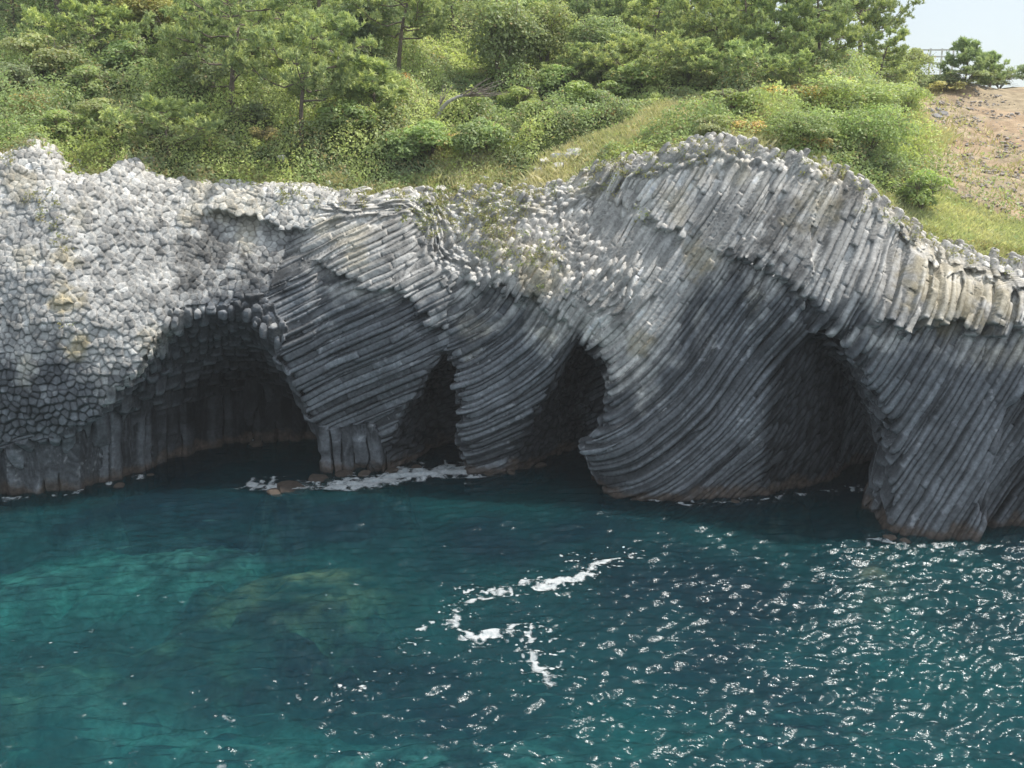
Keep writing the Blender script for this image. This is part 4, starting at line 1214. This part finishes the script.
M_BED = surface_mat('seabed', None, 0.95, 1.6, (0.25, 1.7), 0.4, 5.0, 0.1, 0.1)
def seabed():
    xs = np.concatenate([np.arange(-300, -40, 10), np.arange(-40, 40, 0.35), np.arange(40, 301, 10)]); ys = np.concatenate([np.arange(-100, 15, 5), np.arange(15, 66, 0.35), np.arange(66, 400, 10)])
    X, Y = np.meshgrid(xs, ys, indexing='ij')
    n = fbm(X * 0.12, Y * 0.12, 0, 141, 4); n2 = fbm(X * 0.9, Y * 0.9, 0, 145, 5)
    Z = -5.2 + 2.0 * (n - 0.5)
    col = np.array([0.06, 0.075, 0.07]) * (0.5 + n2)[..., None]
    def mound(pts, w, zt, c, amt=1.0):
        nonlocal Z, col
        P = np.array([sea_point(*p) for p in pts])
        P = P * (1 - zt / CAM_H)      # the bed lies below the surface point, farther along the same line of sight
        d = np.full(X.shape, 1e9)
        for a, b in zip(P[:-1], P[1:]):
            e = b - a; t = np.clip(((X - a[0]) * e[0] + (Y - a[1]) * e[1]) / (e @ e), 0, 1)
            d = np.minimum(d, np.hypot(X - a[0] - e[0] * t, Y - a[1] - e[1] * t))
        m = sstep(w * 1.25, 0.0, d + w * 1.5 * (n2 - 0.5) + w * 0.8 * (n - 0.5)) * amt
        zz = zt + 1.8 * (n2 - 0.5)
        Z = np.where(m > 0, np.maximum(Z, Z + (zz - Z) * m), Z)
        mott = np.clip(0.15 + 5.0 * (fbm(X * 0.7, Y * 1.2, 2, 149, 5) - 0.40), 0.15, 1.6) if c[2] < 0.3 else np.clip(0.5 + 1.2 * n, 0, 1.3)
        col = col + (np.array(c) * mott[..., None] * np.clip(0.2 + 3.0 * (n2 - 0.35), 0.25, 1.7)[..., None] - col) * m[..., None]
    mound([(-80, 600), (40, 575), (190, 560)], 7.5, -2.6, (0.55, 0.60, 0.48), 1.0)
    mound([(60, 700), (180, 735), (330, 750), (520, 745)], 4.0, -2.9, (0.50, 0.55, 0.45), 0.8)
    mound([(620, 745), (760, 700), (950, 740)], 4.0, -3.4, (0.5, 0.5, 0.4), 0.6)
    mound([(-20, 690), (60, 665), (160, 640), (260, 610), (350, 578)], 5.5, -2.0, (0.20, 0.165, 0.085))
    mound([(250, 590), (345, 574)], 3.2, -1.6, (0.32, 0.19, 0.085))
    mound([(890, 546), (872, 566), (862, 588)], 2.8, -0.75, (0.50, 0.31, 0.19))
    mound([(270, 492), (320, 485), (400, 478)], 1.6, -0.4, (0.26, 0.20, 0.12))
    mound([(-40, 505), (60, 500), (110, 495)], 1.2, -0.5, (0.22, 0.18, 0.12))
    mound([(620, 500), (700, 506), (800, 500)], 1.1, -0.6, (0.26, 0.18, 0.12))
    a, b = np.meshgrid(np.arange(len(xs) - 1), np.arange(len(ys) - 1), indexing='ij')
    obj('seabed', mesh_from('seabed', np.stack([X, Y, Z], -1).reshape(-1, 3), gridq(a, b, len(ys)), None, col.reshape(-1, 3), True), M_BED, kind='structure')
seabed()

# ------------------------------------------------------------------ foam
def foam_mat():
    m, nt, o = mat_new('foam')
    p = nd(nt, 'ShaderNodeBsdfPrincipled'); p.inputs['Base Color'].default_value = (0.6, 0.62, 0.63, 1); p.inputs['Roughness'].default_value = 0.7
    geo = nd(nt, 'ShaderNodeNewGeometry')
    c = ramp(nt, noise(nt, 7, 3, 0.6, geo.outputs['Position']), [(0.3, (0.30, 0.35, 0.37)), (0.7, (0.56, 0.57, 0.57))])
    nt.links.new(c, p.inputs['Base Color'])
    th = nd(nt, 'ShaderNodeVertexColor', layer_name='tint').outputs[0]
    h = noise(nt, 7, 5, 0.75, geo.outputs['Position'])
    ad = nd(nt, 'ShaderNodeMath', operation='ADD'); nt.links.new(th, ad.inputs[0]); nt.links.new(h, ad.inputs[1])
    al = ramp(nt, ad.outputs[0], [(0.56, 0.0), (1.25, 1.0)])
    tr = nd(nt, 'ShaderNodeBsdfTransparent'); mx = nd(nt, 'ShaderNodeMixShader')
    nt.links.new(al, mx.inputs[0]); nt.links.new(tr.outputs[0], mx.inputs[1]); nt.links.new(p.outputs[0], mx.inputs[2])
    nt.links.new(mx.outputs[0], o.inputs[0])
    return m
M_FOAM = foam_mat()
def foam(name, x0, x1, y0, y1, dens, rise=0.0, step=0.055):
    xs = np.arange(x0, x1, step); ys = np.arange(y0, y1, step)
    X, Y = np.meshgrid(xs, ys, indexing='ij')
    D = dens(X, Y)
    cell = (D[:-1, :-1] + D[1:, 1:] + D[1:, :-1] + D[:-1, 1:]) / 4 > -0.02
    Z = wave(X, Y) + 0.03 + rise * np.clip(D, 0, 1) * fbm(X * 1.2, Y * 1.2, 0, 151, 3)
    i, j = np.nonzero(cell)
    Q = gridq(i, j, len(ys))
    used = np.unique(Q); mp = np.full(X.size, -1); mp[used] = np.arange(len(used))
    V = np.stack([X, Y, Z], -1).reshape(-1, 3)[used]
    thick = np.clip((D.ravel()[used] + 0.02) / 0.34, 0, 1)
    return obj(name, mesh_from(name, V, mp[Q], None, np.repeat(thick[:, None], 3, 1), True), M_FOAM, kind='stuff')
def line_d(X, Y, pts):
    P = np.array([sea_point(*p) for p in pts]); d = np.full(X.shape, 1e9)
    for a, b in zip(P[:-1], P[1:]):
        e = b - a; t = np.clip(((X - a[0]) * e[0] + (Y - a[1]) * e[1]) / (e @ e), 0, 1)
        d = np.minimum(d, np.hypot(X - a[0] - e[0] * t, Y - a[1] - e[1] * t))
    return d
def lace(X, Y, s, seed):
    a = np.abs(fbm(X * s, Y * s, 0, seed, 3) - 0.5); b = fbm(X * s * 4, Y * s * 4, 0, seed + 9, 2)
    return a, b
def specks(X, Y, d, reach, seed, thr=0.60):
    h = fbm(X * 5.5, Y * 7.5, 0, seed, 2); m = fbm(X * 0.9, Y * 0.9, 0, seed + 3, 2)
    return h - thr - 0.05 - 0.16 * d / reach - 0.35 * (0.55 - m)
def surf(X, Y):
    a, b = lace(X, Y, 0.9, 161)
    d = line_d(X, Y, [(262, 486), (300, 490), (345, 487), (400, 474), (450, 467), (472, 474)])
    d2 = line_d(X, Y, [(345, 486), (400, 476), (460, 470)])
    return np.maximum(0.14 - 0.16 * d - a * 0.9 - 0.35 * (b - 0.45), 0.22 - 0.30 * d2 - 0.35 * a - 0.5 * (b - 0.5))
foam('surf', -16, 0, 54, 60.5, lambda X, Y: np.maximum(surf(X, Y) + 0.10, specks(X, Y, line_d(X, Y, [(255, 480), (300, 488), (345, 487), (400, 474), (450, 467), (474, 474)]), 0.9, 163, 0.58)), 0.35, 0.045)
def streak(X, Y):
    wx = X + 0.9 * (fbm(X * 0.8, Y * 0.8, 0, 172, 3) - 0.5); wy = Y + 0.9 * (fbm(X * 0.8, Y * 0.8, 5, 174, 3) - 0.5)
    b = fbm(X * 2.4, Y * 3.0, 0, 177, 3); g = fbm(X * 0.7, Y * 0.7, 2, 178, 2)
    main = line_d(wx, wy, [(634, 556), (595, 564), (583, 576), (560, 586), (530, 584), (500, 592), (470, 600), (452, 612), (462, 632), (478, 640), (505, 632), (533, 626)])
    two = line_d(wx, wy, [(533, 626), (528, 650), (540, 664), (545, 684)])
    fat = line_d(wx, wy, [(540, 588), (585, 576)])
    d = np.minimum.reduce([main, two, fat, line_d(wx, wy, [(452, 612), (425, 632), (400, 655), (350, 690)]) + 0.5])
    core = 0.19 - np.minimum(np.minimum(main, two) * 0.85, np.maximum(fat - 0.25, 0)) - 0.55 * (b - 0.45) - 0.25 * (g - 0.5)
    h = fbm(X * 5, Y * 6, 1, 193, 2)
    core = core - 0.35 * np.clip(h - 0.5, 0, 1)
    return np.maximum(core, specks(X, Y, d, 1.3, 179))
foam('sea_foam', -9, 9, 33, 47, streak, 0.02, 0.034)
def flecks(X, Y):
    b = fbm(X * 2.6, Y * 6.5, 0, 181, 2); c = fbm(X * 0.15, Y * 0.15, 3, 187, 2)
    return b - (0.845 - 0.16 * (c - 0.5) + 0.05 * sstep(32, 46, Y))
foam('foam_flecks', -26, 26, 27, 47, flecks, 0.0, 0.05)
def wash(X, Y):
    a, b = lace(X, Y, 0.9, 191)
    d = np.minimum.reduce([line_d(X, Y, [(875, 541), (905, 543), (960, 550)]), line_d(X, Y, [(625, 498), (690, 504), (760, 500), (860, 488)]) + 0.12, line_d(X, Y, [(10, 498), (70, 494), (150, 474)]) + 0.18, line_d(X, Y, [(225, 444), (250, 442)]) + 0.1])
    return 0.10 - 0.30 * d - 0.55 * a - 0.5 * (b - 0.5)
foam('shore_foam', -27, 24, 44, 66, wash, 0.1)

# ------------------------------------------------------------------ thin sea haze
def haze():
    m = MB(); m.box((0, 70, 30), (800, 420, 140.0))
    mt, nt, o = mat_new('haze')
    v = nd(nt, 'ShaderNodeVolumeScatter'); v.inputs['Color'].default_value = (0.93, 0.97, 1.0, 1); v.inputs['Density'].default_value = 0.00042; v.inputs['Anisotropy'].default_value = 0.2
    nt.links.new(v.outputs[0], o.inputs['Volume'])
    obj('haze', m.mesh('haze'), mt, kind='stuff')
haze()
#@@RESTEND
# ------------------------------------------------------------------ light, sky, camera
SUN_EL, SUN_AZ = math.radians(58), math.radians(70)      # azimuth from +Y towards +X
w = bpy.data.worlds.new('World'); SC.world = w; w.use_nodes = True
nt = w.node_tree
sky = nt.nodes.new('ShaderNodeTexSky'); sky.sky_type = 'NISHITA'; sky.sun_disc = False
sky.sun_elevation = SUN_EL; sky.sun_rotation = SUN_AZ
sky.air_density = 1.0; sky.dust_density = 2.0; sky.ozone_density = 1.0
# thin bright cloud veiling the blue
vn2 = nt.nodes.new('ShaderNodeTexNoise'); vn2.inputs['Scale'].default_value = 2.2; vn2.inputs['Detail'].default_value = 5
nt.links.new(nt.nodes.new('ShaderNodeTexCoord').outputs['Generated'], vn2.inputs['Vector'])
veil = ramp(nt, vn2.outputs[0], [(0.3, 0.38), (0.7, 0.62)])
nt.links.new(mixcol(nt, sky.outputs[0], (6.9, 7.5, 7.7), veil), nt.nodes['Background'].inputs[0])
nt.nodes['Background'].inputs[1].default_value = 0.15
tc = nt.nodes.new('ShaderNodeTexCoord'); va_ = nt.nodes.new('ShaderNodeVectorMath'); va_.operation = 'ADD'; va_.inputs[1].default_value = (0, 0, 0.06)
vn_ = nt.nodes.new('ShaderNodeVectorMath'); vn_.operation = 'NORMALIZE'
nt.links.new(tc.outputs['Generated'], va_.inputs[0]); nt.links.new(va_.outputs[0], vn_.inputs[0]); nt.links.new(vn_.outputs[0], sky.inputs[0])
sd = bpy.data.lights.new('sun', 'SUN'); sd.energy = 5.0; sd.angle = math.radians(0.6); sd.color = (1.0, 0.95, 0.87)
so = bpy.data.objects.new('sun', sd); COL.objects.link(so)
from mathutils import Vector
sdir = Vector((math.sin(SUN_AZ) * math.cos(SUN_EL), math.cos(SUN_AZ) * math.cos(SUN_EL), math.sin(SUN_EL)))
so.rotation_euler = sdir.to_track_quat('Z', 'Y').to_euler()
cd = bpy.data.cameras.new('camera'); cd.sensor_width = 36; cd.lens = 36 * FOC / 1024; cd.clip_start = 0.5; cd.clip_end = 4000
co = bpy.data.objects.new('camera', cd); COL.objects.link(co)
co.location = (0, 0, CAM_H); co.rotation_euler = (math.pi / 2 - PITCH, 0, 0)
SC.camera = co
SC.view_settings.view_transform = 'Standard'; SC.view_settings.look = 'None'; SC.view_settings.exposure = 0; SC.view_settings.gamma = 1
SC.cycles.transparent_max_bounces = 10; SC.cycles.max_bounces = 4; SC.cycles.diffuse_bounces = 3; SC.cycles.glossy_bounces = 2; SC.cycles.volume_bounces = 0
SC.cycles.use_adaptive_sampling = True; SC.cycles.adaptive_threshold = 0.025; SC.cycles.caustics_reflective = False; SC.cycles.caustics_refractive = False
